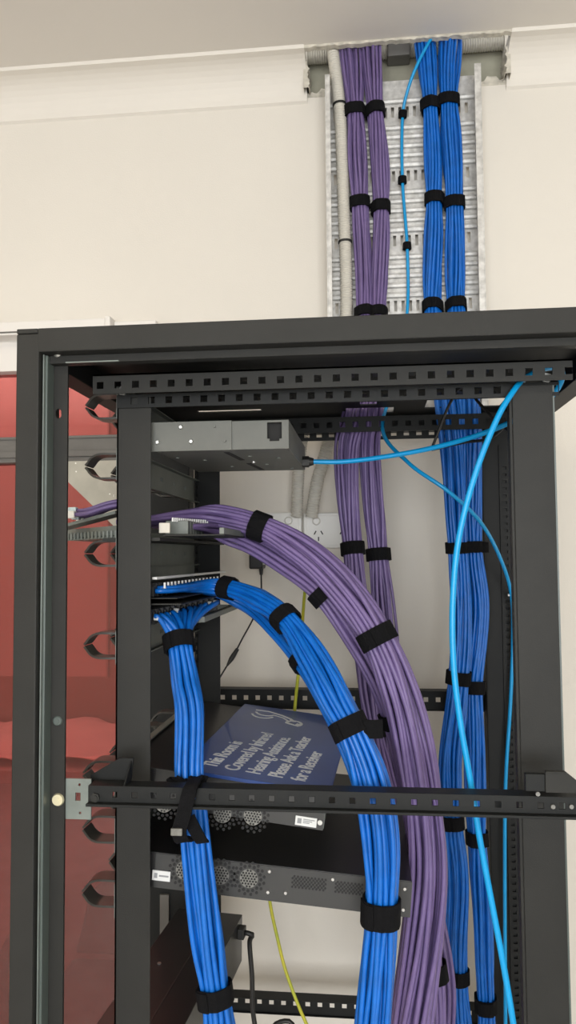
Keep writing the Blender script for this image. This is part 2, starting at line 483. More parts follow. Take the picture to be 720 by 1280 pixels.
# pale sheet of card stuck over the glass
PY = WALL - 0.02
c1, c2, c3 = at(60, 577, PY), at(60, 572, PY), at(176, 690, PY)
cb = MB()
poly = [(at(60, 578, PY).x, tz0 - 0.001), (at(150, 578, PY).x, tz0 - 0.001), (at(186, 578, PY).x, tz0 - 0.001), (at(186, 700, PY).x, at(186, 700, PY).z), (at(60, 566, PY).x, at(60, 578, PY).z)]
cb.prism(poly, PY, PY + 0.003, 'y')
card = cb.build('card_sheet', 'paper_grey')
tag(card, 'pale grey card with a slanted edge hanging below the dark window transom', 'card')
random.seed(3)
for k in range(9):
    px_, py_ = random.choice([(84, 581), (86, 587), (94, 579), (95, 590), (98, 582), (101, 586), (137, 618), (142, 620), (84, 584)])
    q = at(px_ + random.uniform(-.7, .7), py_ + random.uniform(-.7, .7), PY)
    MB().cyl((q.x, PY + .0002, q.z), (0, -1, 0), .0016, .0004, 8).build('pale_speck', 'tape_white', card)

# ------------------------------------------------------------------ server rack
YN = 0.83                                   # near outer face
YR, YRF = 0.93, 1.37                        # near and far 19 inch rails
YB = 1.445                                  # far outer face
rx0 = X(16, YN, 800)
zt = at(400, 396, YN).z                     # top
zfb = at(420, 540, YB - .03).z
_d = at(707, 505.5, 1.0); rxe = at(707, 505.5, (zfb - H) / (_d.z - H)).x
rack = thing('server_rack', 'tall open black equipment rack frame holding the cables', 'rack', (rx0, YN, 0))
zb1 = at(400, 427, YN).z
# near top beam: main face and inner lip
tb = MB().box(X(47, YN, 420), rxe, YN, YN + .03, zb1, zt)
tb.box(rx0, X(47, YN, 420), YN, YN + .03, at(30, 417, YN).z, zt)
tbo = tb.build('top_beam', 'rack_black', rack, bevel=.0012)
MB().box(X(54, YN, 420), rxe, YN + .018, YN + .032, at(400, 443, YN + .018).z, zb1).build('beam_lip', 'rack_black', tbo, bevel=.0006)
MB().box(X(84, YN + .02, 450), X(150, YN + .02, 450), YN + .015, YN + .018, at(400, 444, YN + .02).z, at(400, 442.6, YN + .02).z).build('bright_edge', 'zinc_plate', tbo)
# near front corner post, three folds
MB().box(rx0, X(45, YN, 800), YN, YN + .05, .05, at(30, 417.5, YN).z).build('corner_post', 'rack_black', rack, bevel=.0015)
MB().box(X(45, YN, 800), X(50.5, YN, 800), YN + .012, YN + .04, .05, zb1 - .001).build('seal_strip', 'edge_teal', rack, bevel=.0008)
MB().box(X(46.5, YN, 800), X(48, YN, 800), YN + .008, YN + .0125, .05, zb1 - .001).build('seal_lip', 'zinc_plate', rack)
ipx0, ipx1 = X(51, YN + .03, 800), X(82, YN + .03, 800)
hz = at(73, 517, YN + .03); hw = .0042
ip = MB().plate(ipx0, ipx1, .05, zb1 - .004, YN + .03, YN + .034, [(hz.x - .0034, hz.x + .0034, hz.z - .0036, hz.z + .0036), (hz.x - .0024, hz.x + .0024, hz.z - .0050, hz.z + .0050), (hz.x - .0013, hz.x + .0013, hz.z - .0058, hz.z + .0058)], 'y')
ip.box(ipx0, ipx0 + .003, YN + .034, YN + .07, .05, zb1 - .004)
ip.build('post_flange', 'rack_black', rack)
sc = at(72, 901, YN + .03)
MB().cyl((sc.x, YN + .03, sc.z), (0, -1, 0), .0058, .002, 18, .0045).cyl((sc.x, YN + .028, sc.z), (0, -1, 0), .003, .0008, 12).build('rivet', 'edge_teal', rack, bevel=.0004)
sc = at(73, 442, YN + .02)
MB().cyl((sc.x, YN + .016, sc.z), (0, -1, 0), .0052, .002, 14, .003).build('screw', 'bare_steel', rack)
# far corner posts, top frame and near rear post outside the picture
MB().box(X(186, YB, 1100), X(243, YB, 1100), YB - .04, YB, .05, zt - .004).build('corner_post', 'rack_dark', rack, bevel=.0015)
MB().box(X(200, YB - .045, 1100), X(211, YB - .045, 1100), YB - .046, YB - .0405, .05, at(205, 1105, YB).z).build('post_flange', 'transom_grey', rack)  # light catching the flange is put into this paler strip
MB().box(X(607, YB - .04, 800), rxe, YB - .04, YB, .05, zt - .004).build('corner_post', 'rack_dark', rack, bevel=.0015)
MB().box(rxe - .04, rxe, YN, YN + .04, .05, zb1).build('corner_post', 'rack_black', rack, bevel=.0015)
MB().box(rx0, rxe, YB - .03, YB, zfb, zt - .002).build('top_beam', 'rack_dark', rack, bevel=.001)
MB().box(rx0, rx0 + .03, YN + .03, YB - .03, zfb, zt - .002).build('top_beam', 'rack_dark', rack, bevel=.001)
MB().box(rxe - .03, rxe, YN + .03, YB - .03, zfb, zt - .002).build('top_beam', 'rack_dark', rack, bevel=.001)
ztp = zt - .006
sl = lambda a, b, c, d, yy: (X(a, yy, 505), X(b, yy, 505), c, d)
def panelY(py, px=400):                     # depth at which the underside of the top panel is seen at a row
    d = at(px, py, 1.0); return 1.0 * (ztp - H) / (d.z - H)
openings = [(X(248, panelY(511), 511), X(327, panelY(511), 511), panelY(509.5), panelY(512.0)),
            (X(450, panelY(506), 506), X(471, panelY(506), 506), panelY(504), panelY(508)),
            (X(531, 1.34, 505), X(626, 1.34, 505), panelY(499), panelY(514)),
            (X(432, 1.35, 505), X(492, 1.35, 505), 1.335, 1.385)]
MB().plate(rx0 + .02, rxe - .02, YN + .02, YB - .02, ztp, ztp + .002, openings, 'z').build('top_panel', 'rack_dark', rack)


def holed(x0, x1, y0, y1, z0, z1, pitch, hole, first, zc=None):
    zc = (z0 + z1) / 2 if zc is None else zc
    hs = []; x = first
    while x + hole < x1:
        if x > x0: hs.append((x, x + hole, zc - hole / 2, zc + hole / 2))
        x += pitch
    return MB().plate(x0, x1, z0, z1, y0, y1, hs, 'y')


PITCH_H = 0.0222
# perforated top cross bars on the near side
r1a, r1b = X(116, .90, 470), X(716, .90, 470)
b1 = holed(r1a, r1b, .90, .902, at(400, 484, .90).z, at(400, 459, .90).z, PITCH_H, .0085, X(121, .90, 470), at(400, 473, .90).z)
b1.box(r1a, r1b, .90, .925, at(400, 459, .90).z - .002, at(400, 459, .90).z)
b1.build('slotted_bar', 'rack_black', rack)
r2a, r2b = X(146, .926, 490), X(699, .926, 490)
b2 = holed(r2a, r2b, .926, .928, at(400, 503, .926).z, at(400, 486, .926).z, PITCH_H, .0085, X(146, .926, 490) + .018, at(400, 494, .926).z)
b2.build('slotted_bar', 'rack_dark', rack)
for px_ in (154, 683):
    q = at(px_, 489 if px_ < 300 else 473, .926)
    MB().cyl((q.x, .9255, q.z), (0, -1, 0), .0062, .003, 6).cyl((q.x, .9225, q.z), (0, -1, 0), .0032, .001, 10).build('bolt', 'bare_steel', rack)
# same bars on the far side
b3 = holed(r1a, r1b, 1.30, 1.302, at(400, 541, 1.30).z, at(400, 522, 1.30).z, PITCH_H, .0095, X(146, .93, 490), None)
b3.build('slotted_bar', 'rack_dark', rack)
b4 = holed(r1a, r1b, 1.372, 1.374, at(400, 551, 1.372).z, at(400, 536, 1.372).z, PITCH_H, .0095, X(146, .93, 490), None)
b4.build('slotted_bar', 'rack_dark', rack)

for yy in (1.05, 1.20):                     # perforated folds under the top panel
    holed(rx0 + .05, rxe - .05, yy, yy + .0015, ztp - .016, ztp, .0165, .008, rx0 + .06).build('panel_fold', 'rack_black', rack)

# mounting rails
def vrail(name, xa, xb, y0, ztop, front_y1, m, holes=True, flip=1):
    """side flange facing the viewer and a hole flange along the rack width"""
    t = MB().box(xa, xb, y0, y0 + .002, .08, ztop)
    hs = []
    z = .12
    while z < ztop - .03:
        ya = min(y0, front_y1); yb = max(y0, front_y1); yc = (ya + yb) / 2
        hs.append((yc - .0045, yc + .0045, z, z + .0095)); z += .01482
    fx = xa if flip > 0 else xb - .002
    t.plate(min(y0, front_y1), max(y0, front_y1), .08, ztop, fx, fx + .002, hs if holes else [], 'x')
    return t.build(name, m, rack, bevel=.0)


ztr = at(165, 494, YR).z
xr0, xr1 = X(145, YR, 800), X(188, YR, 800)
vrail('mounting_rail', xr0, xr1, YR, ztr, YR + .018, 'rack_black')
xf0, xf1 = X(246, YRF, 750), X(275, YRF, 750)
vrail('mounting_rail', xf0, xf1, YRF, ztr + .03, YRF - .018, 'rack_dark')
xa0, xa1 = X(650, YR - .005, 900), X(702, YR - .005, 900)
rp = MB().box(xa0, xa1, YR - .005, YR - .003, .08, at(670, 482, YR).z)
rp.box(xa0 - .0035, xa0, YR - .003, YR + .012, .08, at(670, 482, YR).z)
rp.build('mounting_rail', 'rack_black', rack, bevel=.0006)
MB().box(xa1 - .0001, xa1 + .0022, YR - .0035, YR + .03, .08, at(670, 482, YR).z).build('rail_edge', 'edge_teal', rack)
# notched lacing strip on the far rear post
ls = MB(); lz0, lz1 = .08, at(636, 556, 1.40).z
lx0, lx1 = X(634, YB - .044, 900), X(641, YB - .044, 900)
ls.plate(lx0 - .004, lx1 + .004, lz0, lz1, YB - .044, YB - .0405, [(lx0 + .002, lx1 - .001, z0 * .0125 + .1, z0 * .0125 + .105) for z0 in range(int((lz1 - .12) / .0125))], 'y')
ls.build('lacing_strip', 'rack_dark', rack)

# horizontal brace bars
mz0, mz1 = at(400, 1010, .856).z, at(400, 990, .856).z
mx0, mx1 = X(110, .856, 1000), X(760, .856, 1000)
mbar = holed(mx0, mx1, .856, .858, mz0, mz1, PITCH_H, .0062, X(119, .856, 1000) + .02, (mz0 + mz1) / 2)
mbar.box(mx0, mx1, .856, .878, mz1 - .001, mz1 + .001)
mbar.box(mx0, mx1, .848, .857, mz0 - .003, mz0)
bro = mbar.build('brace_bar', 'rack_dark', rack, bevel=.0005)
zup = at(400, 987, .878).z
MB().box(mx0, mx1, .878, .880, mz1, zup + .0045).build('brace_flange', 'rack_black', rack, bevel=.0004)
# bracket at the left end of the brace
gx0, gx1 = X(80, .862, 1000), X(113, .862, 1000)
gz0, gz1 = at(95, 1025, .862).z, at(95, 974, .862).z
g = MB().plate(gx0, gx1, gz0, gz1, .864, .8665, [(gx0 + .0125, gx0 + .0185, (gz0 + gz1) / 2 - .002, (gz0 + gz1) / 2 + .007), (gx0 + .017, gx0 + .0195, gz0 + .006, gz0 + .0085), (gx0 + .016, gx0 + .0185, gz1 - .008, gz1 - .0055)], 'y')
g.build('bracket_plate', 'zinc_plate', rack, bevel=.0004)
q = at(72, 1000, .858)
MB().cyl((q.x, .8595, q.z), (0, -1, 0), .0072, .0025, 20, .0062).cyl((q.x, .857, q.z), (0, -1, 0), .0028, .0008, 8).build('screw', 'brass_screw', rack)
q = at(119, 997, .855)
MB().cyl((q.x, .8555, q.z), (0, -1, 0), .0055, .002, 6).cyl((q.x, .8535, q.z), (0, -1, 0), .003, .0008, 12).build('bolt', 'rack_black', rack)
zt0, zt1 = at(130, 985, .874).z, at(155, 951, .874).z
lt = MB().prism([(X(110, .874, 980), zt0), (X(160, .874, 980), zt0), (X(164, .874, 980), zt1 + .001), (X(147, .874, 980), zt1 + .001), (X(110, .874, 980), zt0 + .012)], .882, .885, 'y')
lt.prism([(.856, mz1 + .001), (.884, mz1 + .001), (.884, zt1)], X(160, .874, 980), X(162, .874, 980), 'x')
lt.build('bracket_tab', 'rack_dark', rack, bevel=.0004)
ra, rb, rc = X(682, .848, 980), X(707, .848, 980), X(728, .848, 980)
rt = MB().prism([(ra, at(690, 991, .848).z), (rc, at(690, 991, .848).z), (rc, at(715, 981, .848).z), (rb, at(715, 964.5, .848).z), (ra, at(690, 964.5, .848).z)], .848, .851, 'y')
rt.box(ra, rb, .846, .853, at(690, 965.5, .848).z, at(690, 964, .848).z)
rt.build('bracket_tab', 'rack_black', rack, bevel=.0004)
MB().box(X(657, .85, 980), X(683, .85, 980), .851, .858, at(670, 990, .85).z, at(670, 968, .85).z).build('bracket_block', 'rack_dark', rack, bevel=.001)
for px_, py_ in ((691, 1008), (714, 1008), (672, 992)):
    q = at(px_, py_, .855); MB().cyl((q.x, .8555, q.z), (0, -1, 0), .0024, .0025, 8).build('bolt', 'fan_metal', rack)
# far side braces
for (ya, yb) in ((861, 886), (1246, 1271)):
    z1_, z0_ = at(440, ya, YB - .004).z, at(440, yb, YB - .004).z
    fbx0, fbx1 = X(244, YB - .004, 870), X(640, YB - .004, 870)
    fb = holed(fbx0, fbx1, YB - .004, YB - .002, z0_, z1_, PITCH_H, .0085, X(276, YB, 870), None)
    fb.box(fbx0, fbx1, YB - .028, YB - .002, z1_, z1_ + .0015)
    fb.box(fbx0, fbx1, YB - .008, YB - .002, z0_ - .0015, z0_)
    fb.build('brace_bar', 'rack_dark', rack)
# base frame and feet (below the picture)
MB().plate(rx0, rxe, YN, YB, .03, .07, [(rx0 + .05, rxe - .05, YN + .05, YB - .05)], 'z').build('base_frame', 'rack_black', rack)
for x_ in (rx0 + .05, rxe - .05):
    for y_ in (YN + .05, YB - .05):
        MB().cyl((x_, y_, 0), (0, 0, 1), .022, .03, 16, .014).build('foot', 'rubber_black', rack)

# ------------------------------------------------------------------ ring cable managers
def ring_mesh():
    prof = [(0, 15.5), (-14, 15.8), (-27, 15.8), (-32, 15.1), (-36.5, 13.4), (-40.2, 10.8), (-43.0, 7.6), (-45.3, 4.3), (-48.0, 1.3)]
    m = MB(); th = 2.6
    for sgn in (1, -1):
        P = [Vector((a * .001, b * .001 * sgn)) for a, b in prof]
        outer, inner = [], []
        for i in range(len(P)):
            d = (P[min(i + 1, len(P) - 1)] - P[max(i - 1, 0)]).normalized()
            nn = Vector((d.y, -d.x)) * (sgn * th * .0005)
            outer.append(P[i] + nn); inner.append(P[i] - nn)
        m.prism([tuple(p) for p in outer + inner[::-1]], 0, .027, 'y')
    return m


RING = ring_mesh()
ring_obj = None
MANAGERS = [(510, 'topmost black ring cable manager, just below the rack top'),
            (584, 'black ring cable manager in front of the pale card, second from the top'),
            (692, 'black ring cable manager just below the purple patch panel'),
            (806, 'black ring cable manager in the middle of the red glass, fourth from the top'),
            (965, 'black ring cable manager just above the zinc brace bracket'),
            (1033, 'black ring cable manager just below the zinc brace bracket'),
            (1112, 'lowest black ring cable manager, beside the lower switch')]
ring_me = None
panel_me = None
for py_, lab in MANAGERS:
    zc = at(125, py_, .965).z
    t = thing('cable_manager', lab, 'cable manager', (xr0 - .0022, .94, zc), 'ring cable managers on the front rails')
    if panel_me is None:
        hs = []
        for k in range(5):
            for dd in (0, .009):
                hs.append((.045 + .075 * k + dd, .045 + .075 * k + dd + .005, -.003, .003))
        po = MB().plate(-.006, .440, -.0205, .0205, 0, .0016, hs, 'x').build('panel', 'panel_grey', t); local(po); panel_me = po.data
    else:
        po = bpy.data.objects.new('panel', panel_me); COL.objects.link(po); po.parent = t
    lips = MB().box(.0016, .010, -.004, .438, -.0205, -.019).box(.0016, .010, -.004, .438, .019, .0205).build('panel_lip', 'panel_grey', t); local(lips)
    bko = MB().box(-.0012, -.0002, .03, .42, -.006, .006).build('hole_shade', 'slot_dark', t); local(bko)  # added dark sheet, stands in for shade inside the panel holes
    for k in range(4):
        if ring_me is None:
            ro = RING.build('ring', 'ring_black', t, smooth=True, angle=R_(35)); local(ro); ring_me = ro.data
        else:
            ro = bpy.data.objects.new('ring', ring_me); COL.objects.link(ro); ro.parent = t
        ro.location = (0, .014 + .1 * k, 0)
        cl = MB().box(-.006, 0, .014 + .1 * k + .004, .014 + .1 * k + .017, -.0185, -.0155).build('clip', 'zinc_plate', t); local(cl)

# ------------------------------------------------------------------ fibre termination box
fz1, fz0 = at(300, 526, .945).z, at(300, 562, .945).z
fxl, fxm, fxr = X(150, .945, 545), X(290, .945, 545), X(361, .945, 545)
FY1 = 1.19
fb = thing('fibre_termination_box', 'grey metal fibre termination box hanging below the rack top', 'termination box', (fxm, .945, fz0))
nz = at(343, 540, .945)
body = MB().plate(xr1 + .002, fxr, fz0, fz1, .945, .947, [(nz.x - .009, nz.x + .009, fz0 + .013, fz1 - .003), (nz.x - .006, nz.x + .006, fz0 + .010, fz1 - .003)], 'y')
body.box(xr1 + .002, fxr, FY1 - .002, FY1, fz0, fz1)
body.box(fxr - .002, fxr, .947, FY1 - .002, fz0, fz1)
body.box(xr1 + .002, fxr - .002, .947, FY1 - .002, fz0, fz0 + .0015)
body.box(xr1 + .002, fxr - .002, .947, FY1 - .002, fz1 - .0015, fz1)
body.build('case', 'grey_box', fb, bevel=.0006)
MB().box(nz.x - .014, nz.x + .014, .955, .958, fz0 + .005, fz1 - .002).build('notch_backing', 'slot_dark', fb)
MB().box(xr0 + .004, fxm, .9425, .945, fz0 - .0005, fz1 + .0005).build('mounting_ear', 'grey_box', fb, bevel=.0005)
for px_, py_ in ((226, 534), (239, 552), (268, 533), (281, 551), (197, 553)):
    q = at(px_, py_, .9425); MB().cyl((q.x, .9425, q.z), (0, -1, 0), .0032 if px_ < 250 else .002, .0022, 12, .002).build('screw', 'bare_steel' if px_ < 250 else 'grey_box', fb)
for k, (px_, py_) in enumerate(((222, 572), (256, 575), (312, 570), (333, 580), (348, 572), (290, 583), (365, 585))):
    d = at(px_, py_, 1.0); Yq = (fz0 - H) / (d.z - H); q = at(px_, py_, Yq)
    MB().cyl((q.x, q.y, fz0), (0, 0, -1), .003, .0012, 10).build('rivet', 'panel_grey', fb)
for (pa, pb) in (((283, 565), (303, 575)), ((311, 579), (328, 587))):
    ends = []
    for (px_, py_) in (pa, pb):
        d = at(px_, py_, 1.0); Yq = (fz0 - H) / (d.z - H); q = at(px_, py_, Yq); ends.append((q.x, q.y))
    m = MB().ribbon(ends, .007, fz0 - .0006, fz0 + .0002); m.build('vent_slot', 'slot_dark', fb)
q = at(317, 577, 1.0); Yq = (fz0 - H) / (q.z - H); q = at(317, 577, Yq)
MB().cyl((q.x, q.y, fz0), (0, 0, -1), .0035, .002, 10).build('rivet', 'bare_steel', fb)
gl = at(394, 577, 1.14)
GL = Vector((fxr, 1.14, at(394, 577, 1.14).z))
MB().cyl(GL, (1, 0, 0), .0085, .010, 6).cyl(GL + Vector((.010, 0, 0)), (1, 0, 0), .0072, .007, 14, .005).build('cable_gland', 'rubber_black', fb)

# ------------------------------------------------------------------ patch panels
def jack_row(parent, x, ys, z, m='rubber_black', name='jack', d=.022):
    for y_ in ys:
        MB().box(x, x + d, y_, y_ + .013, z - .009, z + .009).build(name, m, parent, bevel=.001)


PORT_Y = [.962 + .0158 * k + (.006 * (k // 6)) for k in range(24)]
# purple panel (angled front), tray below
pz = at(240, 668, .95).z
pp = thing('patch_bay', 'angled black patch panel feeding the purple cables', 'patch panel', (xr0, .94, pz), 'patch panels on the front rails')
apx = X(84, 1.06, 660)
tr = MB().prism([(xr0, .937), (apx, 1.06), (apx, 1.22), (xr0, 1.36), (xr0 + .012, 1.36), (xr0 + .012, .937)], pz - .004, pz - .001, 'z')
tr.build('bottom_plate', 'panel_grey', pp)
fpm = MB().prism([(xr0, .937), (apx, 1.06), (apx, 1.22), (xr0, 1.36), (xr0 + .002, 1.357), (apx + .002, 1.219), (apx + .002, 1.062), (xr0 + .002, .94)], pz, pz + .012, 'z')
fpm.build('front_strip', 'panel_grey', pp)
MB().box(xr0 - .02, xr1 + .01, .936, 1.365, pz - .008, pz - .004).build('panel_base', 'rack_black', pp)
for k in range(14):
    f = (k + .5) / 14; x_ = xr0 + (apx - xr0) * f; y_ = .937 + (1.06 - .937) * f
    MB().box(x_ - .0012, x_ + .0012, y_ - .003, y_ + .002, pz - .003, pz + .006).build('comb_tooth', 'panel_grey', pp)
sb0, sb1 = at(82, 661, 1.03), at(147, 640, 1.0)
MB().prism([(sb0.x, sb0.z - .003), (sb1.x, sb1.z - .003), (sb1.x, sb1.z + .0015), (sb0.x, sb0.z + .0015)], .99, 1.03, 'y').build('sloped_bar', 'panel_grey', pp, bevel=.0004)
trx1 = X(310, 1.30, 660)
MB().box(xr1 + .012, X(281, .95, 668), .945, 1.36, pz - .002, pz).build('cable_tray_plate', 'rack_black', pp, bevel=.0005)
MB().box(X(281, .95, 668) - .006, X(281, .95, 668), .945, 1.36, pz, pz + .008).build('tie_bar', 'panel_grey', pp, bevel=.0005)
jb = MB().box(xr1 + .006, xr1 + .020, .946, .950, pz + .002, pz + .015); jb.build('steel_clip', 'conduit_grey', pp, bevel=.0008)
jack_row(pp, xr1 + .006, PORT_Y[1:], pz + .010, 'panel_grey', d=.03)

for k in range(18):
    p = at(216 + 46 * k / 17, 649 + 3 * k / 17, .96 + .12 * k / 17)
    MB().box(p.x - .0010, p.x + .0010, p.y - .001, p.y + .001, p.z - .003, p.z + .002).build('comb_tooth', 'label_white', pp)

# upper blue panel: jacks stand on an angled line, cables leave to the rear
uz = at(240, 738, .95).z
ub = thing('patch_bay', 'black patch panel with a flat fan of blue cables arching right', 'patch panel', (xr0, .94, uz), 'patch panels on the front rails')
MB().box(xr0, xr0 + .002, .936, 1.365, uz - .014, uz + .030).build('front_plate', 'panel_grey', ub)
US = [at(194 + 62 * k / 23, 739 - 9 * k / 23 - 3 * (k % 2), .958 + .20 * k / 23) for k in range(24)]
for p in US:
    MB().box(p.x - .03, p.x, p.y - .0055, p.y + .0055, p.z - .007, p.z + .007).build('jack', 'rubber_black', ub)
MB().prism([(xr0 + .002, .945), (xr1 + .030, .945), (xr1 + .052, 1.36), (xr0 + .002, 1.36)], uz - .0105, uz - .009, 'z').build('cable_tray_plate', 'rack_black', ub, bevel=.0004)
MB().prism([(xr1 - .002, .945), (xr1 + .004, .945), (xr1 + .024, 1.30), (xr1 + .018, 1.30)], uz + .014, uz + .017, 'z').build('label_rail', 'label_white', ub)
for k in range(16):
    p = at(206 + 66 * k / 15, 736 - 9 * k / 15, .965 + .2 * k / 15)
    MB().box(p.x - .0012, p.x + .0012, p.y - .001, p.y + .001, p.z, p.z + .008).build('comb_tooth', 'label_white', ub)

# lower blue panel with a support bar
lzp = at(240, 772, .95).z
lb = thing('patch_bay', 'lowest black patch panel with blue cables dropping straight down', 'patch panel', (xr0, .94, lzp), 'patch panels on the front rails')
MB().box(xr0, xr0 + .002, .936, 1.365, lzp - .018, lzp + .026).build('front_plate', 'panel_grey', lb)
MB().prism([(xr0 + .002, .940), (xr1 + .036, .940), (xr1 + .060, 1.36), (xr0 + .002, 1.36)], lzp + .0165, lzp + .018, 'z').build('top_plate', 'rack_black', lb)
LS = [at(193 + 80 * k / 23, 770 - 17 * k / 23 + 3 * (k % 2), .955 + .17 * k / 23) for k in range(24)]
for p in LS:
    MB().box(p.x - .034, p.x - .002, p.y - .0055, p.y + .0055, p.z - .008, p.z + .008).build('jack', 'rubber_black', lb)
for k in (1, 3, 5, 8, 17, 20, 22):
    p = LS[k]; MB().cyl(p + Vector((-.002, -.006, .001)), (1, 0, -.1), .0038, .006, 8).build('cable_sleeve', 'label_white', lb)
bzp = at(300, 757, 1.33)
MB().box(bzp.x - .010, bzp.x, 1.04, 1.335, bzp.z - .004, bzp.z + .004).build('support_bar', 'panel_grey', lb, bevel=.001)
MB().box(bzp.x - .0022, bzp.x + .0012, 1.325, 1.3372, bzp.z - .0037, bzp.z + .0037).build('bar_cap', 'slot_dark', lb)
for y_ in (1.05, 1.31):
    MB().box(xr0 + .002, bzp.x - .008, y_, y_ + .003, bzp.z - .005, bzp.z + .003).build('support_arm', 'panel_grey', lb)

# ------------------------------------------------------------------ switches
def device_frame(pa, pb, yn):
    a, b = at(*pa, yn), at(*pb, yn)
    return a, math.atan2(a.z - b.z, b.x - a.x)


YD0, YD1 = .946, 1.362


def fan_vent(parent, cx_, cz_, seg_y=0.0):
    m = MB()
    for r, rr, ph_ in ((.0148, .0021, 0), (.0190, .0020, .5)):
        for k in range(16):
            a = 2 * math.pi * (k + ph_) / 16; m.cyl((cx_ + r * math.cos(a), seg_y, cz_ + r * math.sin(a)), (0, -1, 0), rr, .0004, 6)
    v = m.build('fan_vent', 'slot_dark', parent); local(v); v['kind'] = 'stuff'
    d = MB().cyl((cx_, seg_y, cz_), (0, -1, 0), .0112, .0005, 24).build('fan_grille', 'fan_metal', parent); local(d)
    dots = MB()
    for i in range(-3, 4):
        for j in range(-3, 4):
            x_ = (i + .5 * (j % 2)) * .0036; z_ = j * .0031
            if x_ * x_ + z_ * z_ < .0105 ** 2: dots.cyl((cx_ + x_, seg_y - .0005, cz_ + z_), (0, -1, 0), .00135, .0003, 6)
    dd = dots.build('grille_holes', 'slot_dark', d); local(dd); dd['kind'] = 'stuff'


# upper switch: local frame at near top edge point seen at (258,970)
o1, sag1 = device_frame((258, 970), (406, 992), YD0)
sw1 = thing('network_switch', 'black network switch with the blue sign lying on top', 'network switch', o1, 'switches on the front rails')
sw1.rotation_euler = (0, sag1, 0)
x1a = (xr0 - o1.x); x1b = (X(408, YD0, 1000) - o1.x) / math.cos(sag1)
W1 = YD1 - YD0
bpy.context.view_layer.update()
local(MB().box(x1a + .004, x1b, .001, W1, -.044, 0).build('case', 'switch_black', sw1, bevel=.001))
local(MB().box(xr1 - o1.x + .003, x1b + .0005, 0, .001, -.044, -.001).build('side_panel', 'switch_side', sw1))
local(MB().box(x1b, x1b + .0012, .004, W1 - .004, -.043, -.001).build('rear_panel', 'panel_grey', sw1))
for k in range(6):
    local(MB().box(x1b + .0012, x1b + .003, .03 + k * .022, .045 + k * .022, -.030, -.018 + .002 * (k % 3)).build('rear_port', 'bare_steel' if k % 2 else 'slot_dark', sw1))
def sideloc(px_, py_, o_, sag_, yy):
    p = at(px_, py_, yy) - o_
    return (p.x * math.cos(sag_) - p.z * math.sin(sag_), p.x * math.sin(sag_) + p.z * math.cos(sag_))
for px_, py_ in ((205, 1004), (278, 1017), (316, 1020)):
    u, v = sideloc(px_, py_, o1, sag1, YD0); fan_vent(sw1, u, v)
u, v = sideloc(383, 1027, o1, sag1, YD0)
lo = local(MB().box(u - .0135, u + .0125, -.0006, 0, v - .0055, v + .0055).build('label', 'label_white', sw1))
mk = MB().box(u - .011, u - .006, -.0009, -.0006, v - .003, v + .003)
for k in range(3): mk.box(u - .004, u + .010 - .003 * k, -.0009, -.0006, v + .002 - .002 * k, v + .003 - .002 * k)
local(mk.build('label_print', 'label_grey', lo))
u, v = sideloc(400, 1028, o1, sag1, YD0); local(MB().cyl((u, 0, v), (0, -1, 0), .003, .0015, 12).build('screw', 'bare_steel', sw1))

# lower switch
o2, sag2 = device_frame((190, 1065), (515, 1102), YD0)
sw2 = thing('network_switch', 'long black network switch below the signed one, sagging to the rear', 'network switch', o2, 'switches on the front rails')
sw2.rotation_euler = (0, sag2, 0)
x2b = (X(515, YD0, 1100) - o2.x) / math.cos(sag2); x2a = xr0 - o2.x
bpy.context.view_layer.update()
local(MB().box(x2a + .004, x2b, .001, W1, -.042, 0).build('case', 'switch_black', sw2, bevel=.001))
local(MB().box(xr1 - o2.x + .003, x2b + .0004, 0, .001, -.042, -.001).build('side_panel', 'switch_side', sw2))
for px_, py_ in ((231, 1088), (275, 1094), (311, 1098)):
    u, v = sideloc(px_, py_, o2, sag2, YD0); fan_vent(sw2, u, v)
for (pa, pb) in (((366, 1095), (412, 1117)), ((420, 1102), (456, 1122))):
    u0, v1_ = sideloc(*pa, o2, sag2, YD0); u1, v0_ = sideloc(*pb, o2, sag2, YD0)
    m = MB(); nn = int((u1 - u0) / .0042)
    for i in range(nn):
        for j in range(6):
            m.cyl((u0 + .0042 * (i + .5 * (j % 2)), 0, v0_ + .003 + (v1_ - v0_ - .002) * j / 5.5), (0, -1, 0), .0014, .0004, 6)
    vv = local(m.build('side_vent', 'slot_dark', sw2)); vv['kind'] = 'stuff'
for px_, py_ in ((337, 1089), (335, 1115), (416, 1099), (506, 1111), (504, 1137), (357, 1116)):
    u, v = sideloc(px_, py_, o2, sag2, YD0); local(MB().cyl((u, 0, v), (0, -1, 0), .0026, .0016, 12, .0018).build('screw', 'bare_steel', sw2))
d2 = at(495, 1074, 1.0)
local(MB().box(x2b - .0205, x2b - .0145, .028, .095, 0, .0006).build('label', 'label_yellow', sw2))
lq = sideloc(201, 1096, o2, sag2, YD0 - .004)
lo2 = local(MB().box(lq[0] - .0115, lq[0] + .011, -.0016, -.0002, lq[1] - .006, lq[1] + .006).build('label', 'label_white', sw2))
mk = MB().box(lq[0] - .009, lq[0] - .005, -.0019, -.0016, lq[1] - .003, lq[1] + .003).box(lq[0] - .003, lq[0] + .009, -.0019, -.0016, lq[1] - .001, lq[1] + .001)
local(mk.build('label_print', 'label_grey', lo2))

